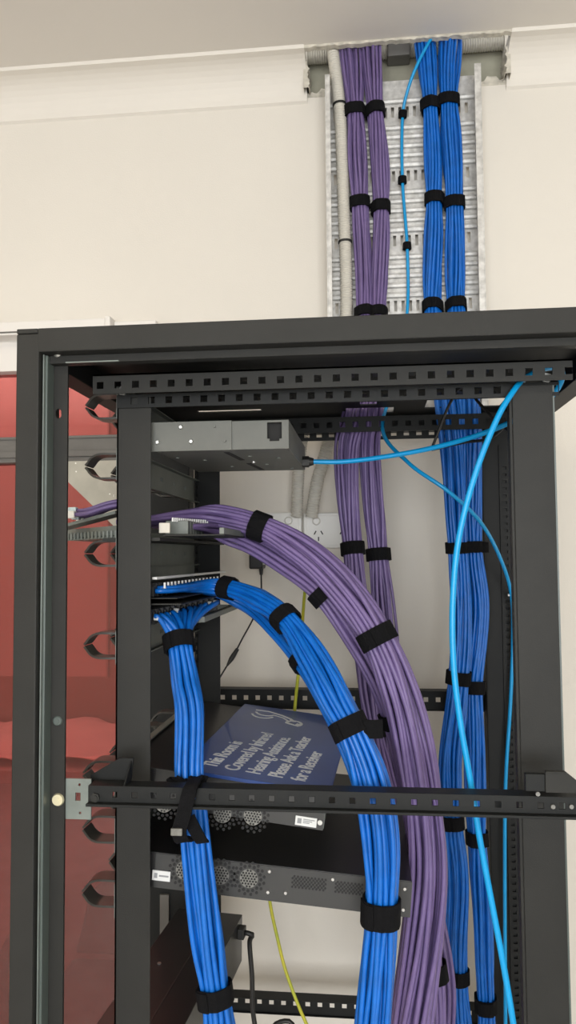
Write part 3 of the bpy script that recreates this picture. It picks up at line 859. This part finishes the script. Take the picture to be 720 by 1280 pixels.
# bottom unit, slightly turned
o3 = at(303, 1143, 1.345)
u3 = thing('rack_unit', 'black rack unit with a black cord in its rear, at the lower edge', 'rack unit', o3)
u3.rotation_euler = (0, R_(1.0), R_(-4.5))
bpy.context.view_layer.update()
local(MB().box(-.115, 0, -.42, 0, -.078, 0).build('case', 'switch_black', u3, bevel=.001))
local(MB().box(-.048, -.046, -.41, -.01, 0, .0008).build('lid_seam', 'switch_side', u3))
for k in range(2): local(MB().cyl((-.085, -.30 + .12 * k, 0), (0, 0, 1), .003, .0015, 10).build('screw', 'bare_steel', u3))
local(MB().box(0, .011, -.035, -.016, -.026, -.009).build('socket', 'rubber_black', u3, bevel=.001))

# ------------------------------------------------------------------ blue sign lying on the upper switch
R1 = Matrix.Rotation(sag1, 4, 'Y')
sg_l = at(292, 907, 1.352); sg_r = at(426, 918, 1.352)
loc = lambda p: (R1.inverted() @ (p - o1).to_4d()).to_3d()
sl_x0 = loc(sg_l).x; sl_x1 = loc(sg_r).x
sign = thing('hearing_sign', 'blue printed sign about hearing assistance lying on the upper switch', 'sign', o1)
sign.rotation_euler = (0, sag1, R_(-2.0))
bpy.context.view_layer.update()
TH = .005
local(MB().box(sl_x0, sl_x1, -.004, W1 - .005, .0004, TH).build('board', 'sign_blue', sign, bevel=.0008))
lines = ['This Room is', 'Covered by Infrared', 'Hearing Assistance.', 'Please Ask a Teacher', 'for a Receiver']
for k, s in enumerate(lines):
    cu = bpy.data.curves.new('sign_text', 'FONT'); cu.body = s; cu.size = .0275; cu.extrude = .0002; cu.offset = .00035
    cu.space_character = .93
    tmp = bpy.data.objects.new('tmp', cu); COL.objects.link(tmp); bpy.context.view_layer.update()
    me = bpy.data.meshes.new_from_object(tmp.evaluated_get(bpy.context.evaluated_depsgraph_get()))
    bpy.data.objects.remove(tmp)
    me.materials.clear(); me.materials.append(MATS['print_white'])
    wd = max(v.co.x for v in me.vertices)
    o = bpy.data.objects.new('sign_text', me); COL.objects.link(o); o.parent = sign
    o.rotation_euler = (0, 0, R_(86.5))       # reads away from the viewer, top of the letters to the left
    o.scale = (min(1.0, .265 / wd), 1.0, 1.0)
    o.location = (sl_x0 + .040 + .0285 * k, .022, TH + .0002)
ic = MB(); ix = sl_x0 + .045; iy = .325
def arc(cx_, cy_, r, a0, a1, n=14, sx=1.0, sy=1.0): return [(cx_ + sx * r * math.cos(R_(a0 + (a1 - a0) * i / n)), cy_ + sy * r * math.sin(R_(a0 + (a1 - a0) * i / n))) for i in range(n + 1)]
z0s, z1s = TH, TH + .0004
ic.ribbon(arc(ix, iy + .03, .020, 200, 330, sy=1.6), .004, z0s, z1s)
ic.ribbon(arc(ix + .002, iy + .045, .018, 200, 330, sy=1.5), .004, z0s, z1s)
ic.ribbon([(ix - .018, iy + .050), (ix + .004, iy + .052), (ix + .030, iy + .036), (ix + .046, iy + .020), (ix + .055, iy + .004)], .0055, z0s, z1s)
ic.ribbon([(ix + .016, iy + .030), (ix + .034, iy + .020), (ix + .044, iy + .004)], .004, z0s, z1s)
ic.ribbon(arc(ix + .056, iy - .008, .012, -60, 200, sy=1.5), .005, z0s, z1s)
ic.ribbon([(ix + .046, iy - .012), (ix + .060, iy - .020), (ix + .064, iy - .006)], .007, z0s, z1s)
local(ic.build('ear_symbol', 'print_white', sign))

# ------------------------------------------------------------------ cable tray and conduits on the wall
ty = 1.540
tx0, tx1 = X(408, 1.50, 250), X(604, 1.50, 250)
tzt, tzb = at(480, 102, ty).z, zt + .01
tray = thing('cable_tray', 'galvanised steel cable tray running down the wall from the ceiling hole', 'cable tray', (tx0, WALL, tzb))
hs = []
rows = []
zr = at(500, 140, ty).z
while zr > tzb + .02:
    rows.append(zr); zr -= .1345
for zz in rows:
    x_ = tx0 + .014
    while x_ < tx1 - .012:
        hs.append((x_, x_ + .0062, zz - .011, zz + .011)); x_ += .0148
MB().plate(tx0 + .002, tx1 - .002, tzb, tzt, ty, ty + .002, hs, 'y').build('tray_base', 'galvanised', tray)
for zz in rows:
    for dz in (-.034, -.053, -.0725, -.092, -.1115, .022):
        z_ = zz + dz
        if tzb < z_ - .008 and z_ + .008 < tzt:
            m = MB().prism([(ty, z_ - .0065), (ty, z_ + .0065), (ty - .005, z_ + .0045), (ty - .0065, z_), (ty - .005, z_ - .0045)], tx0 + .008, tx1 - .008, 'x')
            m.build('rib', 'galvanised', tray)
MB().box(tx0, tx0 + .0022, 1.490, ty + .002, tzb, at(405, 93, 1.49).z).box(tx0 + .0022, tx0 + .010, 1.490, 1.4916, tzb, at(405, 93, 1.49).z).build('side_flange', 'galvanised', tray, bevel=.0004)
MB().box(tx1 - .0022, tx1, 1.490, ty + .002, tzb, at(595, 79, 1.49).z).box(tx1 - .013, tx1 - .0022, 1.490, 1.4916, tzb, at(595, 79, 1.49).z).build('side_flange', 'galvanised', tray, bevel=.0004)


def conduit(name, label, ctrl, r, parent_ties=()):
    pts = spline(pix(ctrl) if not isinstance(ctrl[0], Vector) else ctrl, .00125)
    rr = [r * (1.0 if (i % 4) in (0, 1) else .86) for i in range(len(pts))]
    t = thing(name, label, 'conduit', pts[-1])
    MB().tube(pts, rr, 12).build('corrugated_tube', 'conduit_grey', t, smooth=True)
    for (px_, py_) in parent_ties:
        k = min(range(len(pts)), key=lambda i: (proj(pts[i])[0] - px_) ** 2 + (proj(pts[i])[1] - py_) ** 2)
        k = min(max(k, 2), len(pts) - 3); T = (pts[k + 2] - pts[k - 2]).normalized()
        MB().cyl(pts[k] - T * .002, T, r + .0012, .004, 18).build('zip_tie', 'rubber_black', t)
    return t


conduit('corrugated_conduit', 'pale grey corrugated conduit beside the purple cables on the tray',
        [(411, 30, 1.515), (417, 70, 1.513), (425, 140, 1.512), (429, 240, 1.512), (433, 390, 1.512), (424, 480, 1.512), (411, 550, 1.512), (397, 600, 1.518), (389, 646, 1.53)], .0128, ((424, 131), (430, 303)))
conduit('corrugated_conduit', 'short grey corrugated conduit rising left above the power outlets',
        [(392, 470, 1.50), (381, 530, 1.50), (374, 580, 1.512), (371, 646, 1.53)], .0122)
v0 = at(385, 62, WALL + .015); v1 = at(640, 44, WALL + .015)
conduit('corrugated_conduit', 'grey corrugated conduit lying across inside the ceiling hole',
        [Vector((hx0 - .2, WALL + .017, CZ + .035)), Vector((hx0 + .2, WALL + .017, CZ + .033)), Vector((hx1 + .2, WALL + .017, CZ + .036))], .0145)
jb = MB().box(at(484, 60, 1.57).x, at(512, 60, 1.57).x, 1.555, WALL + .03, CZ + .010, CZ + .06).build('junction_block', 'transom_grey', bevel=.002)
tag(jb, 'small grey junction block in the ceiling hole between purple and blue cables', 'junction box')

# ------------------------------------------------------------------ power outlets, adapter, cords
def outlet(px0, px1, label, left_hidden):
    a = at(px0, 641, WALL - .012); b = at(px1, 685, WALL - .012)
    t = thing('power_outlet', label, 'power outlet', ((a.x + b.x) / 2, WALL, b.z), 'double outlets on the wall')
    MB().box(a.x, b.x, WALL - .012, WALL, b.z, a.z).build('face_plate', 'plastic_white', t, bevel=.0025)
    wd = b.x - a.x; hh = a.z - b.z
    MB().box(a.x + .006, b.x - .006, WALL - .0135, WALL - .012, b.z + .006, a.z - .006).build('inner_plate', 'plastic_white', t, bevel=.001)
    for f in (.27, .73):
        cx_ = a.x + wd * f
        MB().cyl((cx_ - (.004 if f < .5 else -.004), WALL - .0135, a.z - hh * .24), (0, -1, 0), .0088, .004, 20, .006).build('rocker_switch', 'plastic_white', t, smooth=True, angle=R_(40))
        for dx, dz, rot in ((-.0068, .004, -30), (.0068, .004, 30), (0, -.0085, 0)):
            m = MB().box(-.0011, .0011, -.0003, .0003, -.0042, .0042)
            so_ = m.build('pin_slot', 'slot_dark', t)
            so_.rotation_euler = (0, R_(-rot), 0); so_.location = Vector((cx_ + dx, WALL - .0137, b.z + hh * .38 + dz))
    return t


outlet(307, 377.5, 'white double power outlet with the black adapter plugged in', True)
outlet(379, 450, 'white double power outlet just left of the hanging purple cables', False)
ad0 = at(313, 672, 1.52); ad1 = at(331, 711, 1.52)
ad = thing('power_adapter', 'small black plug-in power adapter with a white side label', 'power adapter', (ad0.x, 1.52, ad1.z))
MB().box(ad0.x, ad1.x - .002, 1.50, 1.546, ad1.z, ad0.z).build('body', 'rubber_black', ad, bevel=.003)
lbx = MB().box(ad1.x - .0022, ad1.x - .0016, 1.504, 1.535, ad1.z + .008, ad0.z - .004).build('label', 'label_white', ad)
MB().cyl(((ad0.x + ad1.x) / 2 + .007, 1.52, ad1.z), (0, 0, -1), .0045, .012, 10, .003).build('strain_relief', 'rubber_black', ad)
pts = spline([Vector(((ad0.x + ad1.x) / 2 + .007, 1.52, ad1.z - .01))] + pix([(326, 745, 1.51), (318, 770, 1.50), (302, 800, 1.48), (296, 812, 1.47)]), .008)
MB().tube(pts, .0017, 6).build('lead', 'rubber_black', ad, smooth=True)
p0, p1 = at(297, 811, 1.47), at(284, 832, 1.46)
d = (p1 - p0)
MB().cyl(p0, d, .0035, d.length * .4, 10, .0048).cyl(p0 + d * .4, d, .0048, d.length * .2, 10).cyl(p0 + d * .6, d, .0048, d.length * .4, 10, .002).build('inline_plug', 'rubber_black', ad, smooth=True, angle=R_(40))
pts = spline([p1] + pix([(276, 845, 1.45), (262, 870, 1.41), (250, 905, 1.40)]), .008)
MB().tube(pts, .0017, 6).build('lead', 'rubber_black', ad, smooth=True)


def wire(name, label, cat, ctrl, r, m, seg=8, ds=.008):
    pts = spline(pix(ctrl) if not isinstance(ctrl[0], Vector) else ctrl, ds)
    return tag(MB().tube(pts, r, seg).build(name, m, smooth=True), label, cat)


wire('earth_wire', 'green and yellow earth wire hanging behind the switches', 'wire',
     [(391, 704, 1.50), (386, 716, 1.49), (381, 740, 1.47), (375, 820, 1.44 - .05), (369, 880, 1.39), (365, 930, 1.385), (345, 1040, 1.39), (336, 1110, 1.39), (348, 1178, 1.38), (362, 1228, 1.37), (388, 1290, 1.36), (420, 1340, 1.36)], .0030, 'earth_green')
sk = o3 + Matrix.Rotation(R_(-4.5), 3, 'Z') @ Vector((.008, -.026, -.017))
wire('power_cable', 'black power cord curving down from the bottom rack unit', 'cord',
     [sk, sk + Vector((.016, 0, -.004)), at(312, 1178, 1.33), at(315, 1220, 1.33), at(316, 1262, 1.33), at(322, 1300, 1.33), at(330, 1340, 1.34)], .0042, 'rubber_black')
wire('power_cable', 'short black cord arching at the lower edge beside the earth wire', 'cord',
     [(330, 1330, 1.36), (340, 1287, 1.36), (352, 1277, 1.36), (366, 1281, 1.36), (376, 1320, 1.36)], .0040, 'rubber_black')
wire('black_wire', 'thin black wire looping under the rack top beside the blue cables', 'wire',
     [(540, 560, 1.22), (562, 505, 1.20), (579, 484, 1.15), (600, 505, 1.12), (622, 528, 1.10), (640, 540, 1.09), (668, 552, 1.06)], .0022, 'rubber_black')
wire('black_wire', 'thin black wire sloping up to the rear post under the rack top', 'wire',
     [(540, 562, 1.24), (580, 553, 1.18), (612, 548, 1.12), (634, 528, 1.08), (650, 505, 1.05), (665, 492, 1.03)], .0024, 'rubber_black')

# ------------------------------------------------------------------ fibre cables
wire('fibre_cable', 'light blue fibre cable looping from the termination box down to the right', 'fibre cable',
     [GL + Vector((.012, 0, 0)), at(430, 577, 1.14), at(480, 571, 1.13), at(540, 560, 1.11), at(600, 543, 1.07), at(650, 522, 1.03), at(688, 497, 1.0), at(703, 472, .985),
      at(697, 460, .965), at(676, 462, .95), at(655, 474, .935), at(643, 487, .915), at(622, 522, .905), at(595, 590, .90), at(574, 670, .90), at(566, 750, .90), at(567, 830, .90), at(575, 900, .90), at(587, 970, .90), at(600, 1050, .90), at(615, 1130, .90), at(630, 1210, .90), at(643, 1290, .90), at(650, 1360, .9)], .0036, 'fibre_jacket', 10, .006)
fc = thing('fibre_cable', 'thin light blue fibre cable tied to the lacing strip', 'fibre cable', at(631, 1280, 1.38))
fpts = [(562, 15, 1.494), (541, 45, 1.494), (522, 80, 1.494), (509, 115, 1.508), (503, 150, 1.522), (503, 225, 1.522), (509, 310, 1.522), (509, 390, 1.52), (496, 470, 1.45), (478, 535, 1.30), (510, 578, 1.22), (560, 614, 1.20), (600, 652, 1.24), (625, 697, 1.32), (639, 743, 1.375), (641, 800, 1.385), (638, 880, 1.385), (632, 980, 1.385), (631, 1100, 1.385), (632, 1290, 1.385), (632, 1340, 1.385)]
fp = spline(pix(fpts), .008)
MB().tube(fp, .0032, 8).build('jacket', 'fibre_jacket', fc, smooth=True)
for px_, py_ in ((504, 143), (505, 226), (509, 309)):
    k = min(range(len(fp)), key=lambda i: (proj(fp[i])[0] - px_) ** 2 + (proj(fp[i])[1] - py_) ** 2); T = (fp[k + 1] - fp[k - 1]).normalized()
    m = MB().cyl(fp[k] - T * .007, T, .0085, .014, 16); m.box(fp[k].x - .009, fp[k].x - .003, fp[k].y - .006, fp[k].y + .004, fp[k].z - .007, fp[k].z + .003)
    m.build('velcro_tie', 'velcro', fc, bevel=.0006)
q = at(640, 744, 1.37)
MB().cyl((q.x - .006, 1.376, q.z), (1, 0, 0), .0022, .010, 8).box(q.x + .003, q.x + .008, 1.372, 1.378, q.z - .003, q.z + .003).build('zip_tie', 'label_white', fc)


# ------------------------------------------------------------------ cable bundles
def hexpts(n, sp):
    L = []
    for j in range(-8, 9):
        for i in range(-8, 9):
            L.append(((i + .5 * (j % 2)) * sp + .13 * sp, j * sp * .866 + .07 * sp))
    L.sort(key=lambda p: p[0] ** 2 + p[1] ** 2)
    L = L[:n]; cx_ = sum(p[0] for p in L) / n; cy_ = sum(p[1] for p in L) / n
    return [(a - cx_, b - cy_) for a, b in L]


def bundle(label, group, ctrl, n, r, material, ties, seed, twist=1.2, fan=None, flat=1.0, bulge=.16, tie_h=.022, seg=6, ds=.010, wob=.9, sleeves=0):
    rnd = random.Random(seed)
    P = pix(ctrl); C = spline(P, ds); N = len(C)
    sc_ctrl = [c[3] if len(c) > 3 else 1.0 for c in ctrl]
    # scale along the path by nearest control spacing
    cum = [0.0]
    for a, b in zip(P, P[1:]): cum.append(cum[-1] + (b - a).length)
    tot = cum[-1]
    def scale_at(f):
        s = f * tot
        for k in range(len(cum) - 1):
            if s <= cum[k + 1]:
                t = (s - cum[k]) / max(1e-6, cum[k + 1] - cum[k]); t = t * t * (3 - 2 * t)
                return sc_ctrl[k] * (1 - t) + sc_ctrl[k + 1] * t
        return sc_ctrl[-1]
    PJ = [proj(p) for p in C]
    tk = []
    for t in ties:
        k = min(range(N), key=lambda i: (PJ[i][0] - t[0]) ** 2 + (PJ[i][1] - t[1]) ** 2); tk.append(min(max(k, 1), N - 2))
    offs = hexpts(n, 2.02 * r)
    fr = []
    ref = Vector((0, 1, 0))
    for i in range(N):
        T = (C[min(i + 1, N - 1)] - C[max(i - 1, 0)]).normalized()
        nn = (ref - T * T.dot(ref)).normalized(); fr.append((T, nn, T.cross(nn)))
    def tight(i):
        if not tk: return 1.0
        dd = min(abs(i - k) for k in tk) * ds
        return 1 - math.exp(-(dd / .045) ** 2)
    root = thing('cable_bundle', label, 'cable bundle', C[-1], group)
    mi = root.matrix_basis.inverted()
    ph = [(rnd.uniform(0, 6.28), rnd.uniform(0, 6.28), rnd.uniform(5, 11), rnd.uniform(0, 6.28), rnd.uniform(14, 24)) for _ in range(n)]
    path = [[] for _ in range(n)]
    for i in range(N):
        T, nn, bb = fr[i]; g = tight(i); s = i * ds
        k_ = scale_at(i / (N - 1)) * (1 + bulge * g)
        a = twist * s + seed; ca, sa = math.cos(a), math.sin(a)
        for c in range(n):
            ox, oy = offs[c]; q = ph[c]
            ox += r * wob * g * (math.sin(q[0] + q[2] * s) + .35 * math.sin(q[3] + q[4] * s)) * .8
            oy += r * wob * g * (math.cos(q[1] + q[2] * .83 * s)) * .8
            u = (ox * ca - oy * sa) * k_ * flat; v = (ox * sa + oy * ca) * k_
            path[c].append(C[i] + nn * u + bb * v)
    order = list(range(n))
    if fan:
        starts, k0 = fan
        key = sorted(range(n), key=lambda c: path[c][k0].y + .3 * path[c][k0].x)
        for rank, c in enumerate(key):
            p0, d0 = starts[int(rank * len(starts) / n)]
            p1 = path[c][k0]; T = fr[k0][0]; L = (p1 - p0).length
            pre = []
            m = max(6, int(L / ds))
            for j in range(m):
                t = j / m; t2 = t * t; t3 = t2 * t
                pre.append(p0 * (2 * t3 - 3 * t2 + 1) + d0 * L * .9 * (t3 - 2 * t2 + t) + p1 * (-2 * t3 + 3 * t2) + T * L * .9 * (t3 - t2))
            path[c] = pre + path[c][k0:]
    for c in range(n):
        MB().tube(path[c], r, seg).build('cable', material, root, smooth=True)
    # tie bands
    for t, k in zip(ties, tk):
        T, nn, bb = fr[k]; k_ = scale_at(k / (N - 1))
        a = twist * k * ds + seed; ca, sa = math.cos(a), math.sin(a)
        h = t[2] if len(t) > 2 else tie_h
        ang = [2 * math.pi * j / 28 for j in range(28)]
        pts2 = [((ox * ca - oy * sa) * k_ * flat, (ox * sa + oy * ca) * k_) for ox, oy in offs]
        sup = [max(x_ * math.cos(q) + y_ * math.sin(q) for x_, y_ in pts2) + r * 1.04 for q in ang]
        # soften the support function into a loop
        rad = [(sup[j - 1] + 2 * sup[j] + sup[(j + 1) % 28]) / 4 + .0012 for j in range(28)]
        m = MB(); tl = rnd.uniform(-.10, .10)
        for e, (along, dr) in enumerate(((-h / 2, 0), (h / 2, 0), (h / 2, .0022), (-h / 2, .0022))):
            for j, q in enumerate(ang):
                rr = rad[j] + dr + .0009 * ((j * 7 + k) % 5 == 0)
                m.v.append(tuple(C[k] + T * (along + tl * rr * math.cos(q)) + (nn * math.cos(q) + bb * math.sin(q)) * rr))
        for e in range(4):
            for j in range(28):
                a_ = e * 28 + j; b_ = e * 28 + (j + 1) % 28; c_ = ((e + 1) % 4) * 28 + (j + 1) % 28; d_ = ((e + 1) % 4) * 28 + j
                m.f.append((a_, b_, c_, d_))
        # overlapping end of the strap on the viewer's side
        j0 = rnd.choice((11, 12, 15, 16)); n0 = len(m.v); cnt = 6
        for j in range(cnt):
            q = ang[(j0 + j) % 28]; rr = rad[(j0 + j) % 28]
            for along, dr in ((-h * .46, .002), (h * .5, .002), (h * .5, .0042), (-h * .46, .0042)):
                m.v.append(tuple(C[k] + T * (along + tl * rr * math.cos(q)) + (nn * math.cos(q) + bb * math.sin(q)) * (rr + dr)))
        for j in range(cnt - 1):
            for e in range(4):
                a_ = n0 + 4 * j + e; b_ = n0 + 4 * j + (e + 1) % 4; m.f.append((a_, a_ + 4, b_ + 4, b_))
        m.f += [(n0, n0 + 1, n0 + 2, n0 + 3), tuple(n0 + 4 * (cnt - 1) + e for e in (3, 2, 1, 0))]
        if len(t) > 3:                       # a free tail pointing (dx, dz)
            dx, dz = t[3]; dvec = Vector((dx, -.12 * dx, dz)); L = dvec.length; dvec.normalize()
            side = Vector((0, 1, 0)).cross(dvec).normalized()
            base = C[k] + dvec * (max(rad) * .8) - Vector((0, max(rad) * .55, 0))
            n0 = len(m.v)
            for f_ in (0, .5, 1):
                for ss, dy in ((-1, 0), (1, 0), (1, .0022), (-1, .0022)):
                    m.v.append(tuple(base + dvec * L * f_ + side * ss * h * .48 + Vector((0, dy + .006 * f_ * f_, 0))))
            for f_ in range(2):
                for e in range(4):
                    a_ = n0 + 4 * f_ + e; b_ = n0 + 4 * f_ + (e + 1) % 4; m.f.append((a_, a_ + 4, b_ + 4, b_))
            m.f += [(n0, n0 + 1, n0 + 2, n0 + 3), (n0 + 11, n0 + 10, n0 + 9, n0 + 8)]
        m.build('velcro_tie', 'velcro', root)
    return root, path, C


GP, GB = 'purple cable bundles', 'blue cable bundles'
RC = .0031
bundle('purple cable bundle down the tray, the left one beside the grey conduit', GP,
       [(430, 10, 1.525, 1.35), (438, 60, 1.52, 1.22), (444, 140, 1.513), (450, 258, 1.515), (456, 385, 1.512), (452, 470, 1.43), (442, 525, 1.35, 1.15), (434, 570, 1.345, 1.15), (441, 684, 1.34, 1.1), (452, 790, 1.33, 1.1), (462, 880, 1.32), (476, 960, 1.28), (505, 1060, 1.18), (528, 1160, 1.14), (543, 1216, 1.12), (546, 1290, 1.12), (548, 1340, 1.12)],
       22, RC, 'purple_jacket', [(444, 141), (450, 257), (456, 392), (440, 684), (462, 912), (545, 1216)], 1, fan=None)
bundle('purple cable bundle down the tray, the right one beside the thin fibre', GP,
       [(464, 8, 1.525, 1.35), (464, 60, 1.52, 1.22), (469, 135, 1.513), (476, 258, 1.515), (473, 385, 1.512), (470, 470, 1.43), (466, 525, 1.35, 1.15), (463, 570, 1.365, 1.15), (473, 694, 1.365, 1.12), (482, 790, 1.36, 1.12), (489, 880, 1.35), (496, 960, 1.32), (516, 1060, 1.23), (540, 1160, 1.19), (552, 1230, 1.18), (552, 1290, 1.18), (552, 1340, 1.18)],
       22, RC, 'purple_jacket', [(470, 137), (477, 261), (473, 394), (474, 694)], 2)
bundle('blue cable bundle down the tray, the left one beside the thin fibre', GB,
       [(526, 8, 1.525, 1.4), (531, 50, 1.52, 1.25), (538, 132, 1.513), (543, 250, 1.515), (541, 383, 1.512), (552, 470, 1.42), (560, 520, 1.345), (565, 570, 1.345), (572, 686, 1.34), (577, 760, 1.34), (573, 850, 1.335), (562, 945, 1.335), (565, 1030, 1.335), (572, 1110, 1.335), (571, 1218, 1.335), (577, 1300, 1.335), (578, 1340, 1.335)],
       22, RC, 'blue_jacket', [(538, 131), (543, 249), (541, 383), (571, 686, .019, (.02, 0)), (573, 847), (566, 1030), (571, 1219)], 3)
bundle('blue cable bundle down the tray, the right one nearest the rear post', GB,
       [(566, 5, 1.525, 1.4), (563, 50, 1.52, 1.25), (561, 130, 1.513), (568, 254, 1.515), (570, 381, 1.512), (580, 470, 1.42), (586, 520, 1.345), (588, 570, 1.355), (590, 686, 1.36), (597, 760, 1.36), (591, 858, 1.355), (594, 950, 1.355), (596, 1042, 1.35), (603, 1140, 1.35), (607, 1254, 1.35), (609, 1300, 1.35), (609, 1340, 1.35)],
       22, RC, 'blue_jacket', [(561, 129), (568, 256), (570, 381), (591, 686, .019, (.012, 0)), (591, 862), (596, 1044), (607, 1255)], 4)
# purple bundles from the angled panel
RP = .0035
stp = [(Vector((xr0 - .012 + .004 * (k % 3), .965 + .018 * k, pz + .017 + .002 * (k % 2))), Vector((1, 0, .04))) for k in range(18)]
bundle('large purple cable bundle arching from the patch panel down the middle', GP,
       [(205, 640, 1.10, .58), (255, 641, 1.09, .62), (322, 656, 1.075, .72), (380, 688, 1.06, .85), (428, 733, 1.05, .95), (471, 793, 1.035), (499, 862, 1.03), (518, 935, 1.03, 1.08), (531, 1015, 1.03), (536, 1090, 1.03), (529, 1180, 1.03), (514, 1290, 1.03), (505, 1350, 1.03)],
       28, RP, 'purple_jacket', [(325, 657, .024), (472, 795, .024)], 5, fan=(stp, 9), seg=8)
stp2 = [(Vector((xr1 + .02, 1.0 + .022 * k, pz + .012)), Vector((1, 0, 0))) for k in range(10)]
bundle('smaller purple cable bundle hanging under the large purple arch', GP,
       [(255, 662, 1.12, .8), (300, 672, 1.11, .85), (345, 695, 1.10), (402, 741, 1.075), (447, 805, 1.08), (480, 868, 1.085), (499, 930, 1.09), (512, 1000, 1.095), (523, 1075, 1.10), (515, 1180, 1.095), (500, 1290, 1.095), (490, 1350, 1.095)],
       11, RP, 'purple_jacket', [(403, 741, .02), (491, 900, .02)], 6, fan=(stp2, 5), seg=8)
# blue bundles from the upper blue panel
RB = .0033
stb = [(p, Vector((1, .05, 0))) for p in US]
bundle('blue cable bundle arching right from the upper blue patch panel', GB,
       [(238, 733, 1.10, .55), (285, 735, 1.085, .62), (328, 752, 1.05, .68), (359, 775, 1.015, .78), (396, 828, .965, .9), (424, 882, .925), (440, 914, .912), (461, 968, .908), (474, 1040, .906), (477, 1130, .905), (473, 1200, .905), (467, 1290, .905), (463, 1350, .905)],
       22, RB, 'blue_jacket', [(288, 735, .019), (359, 774, .02), (441, 912, .022, (.022, .0)), (476, 1134, .028)], 7, fan=(stb, 5), seg=8)
stb2 = [(p + Vector((0, .012, -.004)), Vector((1, .05, -.05))) for p in US[12:24:2]]
bundle('thin dark blue strand bundle sagging under the blue arch', GB,
       [(262, 738, 1.16, .9), (310, 760, 1.15), (344, 792, 1.12), (374, 829, 1.08), (405, 878, 1.02), (432, 930, .97), (452, 985, .948), (462, 1040, .932), (466, 1075, .925)],
       6, RB, 'blue_jacket', [(373, 828, .018)], 8, fan=(stb2, 5), seg=8)
# blue bundle falling from the lower blue panel
std = [(p, Vector((.5, -.25, .30 - .2 * (k % 3) / 2))) for k, p in enumerate(LS)]
rt_, pth, Cc = bundle('blue cable bundle falling straight from the lowest patch panel past the brace', GB,
       [(222, 786, .985, 1.0), (225, 806, .975, 1.0), (232, 850, .955), (238, 890, .93), (237, 960, .909), (240, 1000, .908), (246, 1060, .909), (261, 1180, .909), (270, 1244, .909), (276, 1300, .909), (280, 1350, .909)],
       22, RB, 'blue_jacket', [(225, 803, .021), (271, 1248, .022)], 9, fan=(std, 2), seg=8, twist=.8)
# strap that ties this bundle to the brace bar
k = min(range(len(Cc)), key=lambda i: abs(proj(Cc[i])[1] - 1000))
c0 = Cc[k]
def strap(pts, wdt, th, parent, name='brace_strap'):
    pts = spline(pts, .005); m = MB(); N = len(pts)
    for i, p in enumerate(pts):
        t = (pts[min(i + 1, N - 1)] - pts[max(i - 1, 0)]).normalized(); sd = Vector((1, 0, .15)); sd = (sd - t * t.dot(sd)).normalized(); nn = t.cross(sd)
        for a, b in ((-1, -1), (1, -1), (1, 1), (-1, 1)): m.v.append(tuple(p + sd * a * wdt / 2 + nn * b * th / 2))
    for i in range(N - 1):
        for e in range(4):
            a = 4 * i + e; b = 4 * i + (e + 1) % 4; m.f.append((a, a + 4, b + 4, b))
    m.f += [(0, 1, 2, 3), (4 * N - 1, 4 * N - 2, 4 * N - 3, 4 * N - 4)]
    return m.build(name, 'velcro', parent, smooth=True, angle=R_(50))
sx = X(237, .85, 1000)
strap([at(246, 972, .888), at(243, 976, .868), at(238, 985, .850), at(234, 1000, .846), at(229, 1020, .846), at(224, 1040, .848), at(229, 1052, .862), at(240, 1046, .876)], .016, .0025, rt_)
strap([at(236, 1022, .862), at(243, 1036, .858), at(251, 1050, .862), at(254, 1053, .872)], .014, .0025, rt_)
strap([at(212, 978, .884), at(220, 974, .882), at(230, 978, .886), at(246, 974, .887), at(258, 976, .884)], .011, .0025, rt_)
q = at(219, 1040, .8435)
MB().box(q.x - .005, q.x + .008, .842, .8455, q.z - .004, q.z + .004).build('strap_buckle', 'fan_metal', rt_, bevel=.001)

# small pale plugs and purple tails at the tip of the angled panel
for k in range(7):
    f = k / 6
    y_ = 1.055 - .10 * f * .55; 
    x_ = apx + (xr0 - apx) * f * .10
    cord = thing('patch_lead', 'short purple patch cord with a clear plug at the angled panel tip', 'patch cord', (x_, y_, pz + .02), 'patch cords at the angled panel tip')
    zz = at(88, 645, 1.02).z + .0028 * (k % 3)
    local(MB().box(-.004, .007, -.005, .005, -.005, .005).build('plug', 'plug_clear' if k % 2 else 'plastic_white', cord, bevel=.001))
    cord.location = (at(86 + 2.2 * k, 645, 1.02).x, 1.06 - .012 * k, zz)
    pts = spline([Vector((.006, 0, 0)), Vector((.025, -.008, .001)), Vector((.050, -.02 + .004 * k, .010)), Vector((.085, -.02 + .006 * k, .017))], .008)
    local(MB().tube(pts, .003, 6).build('cord', 'purple_jacket', cord, smooth=True))
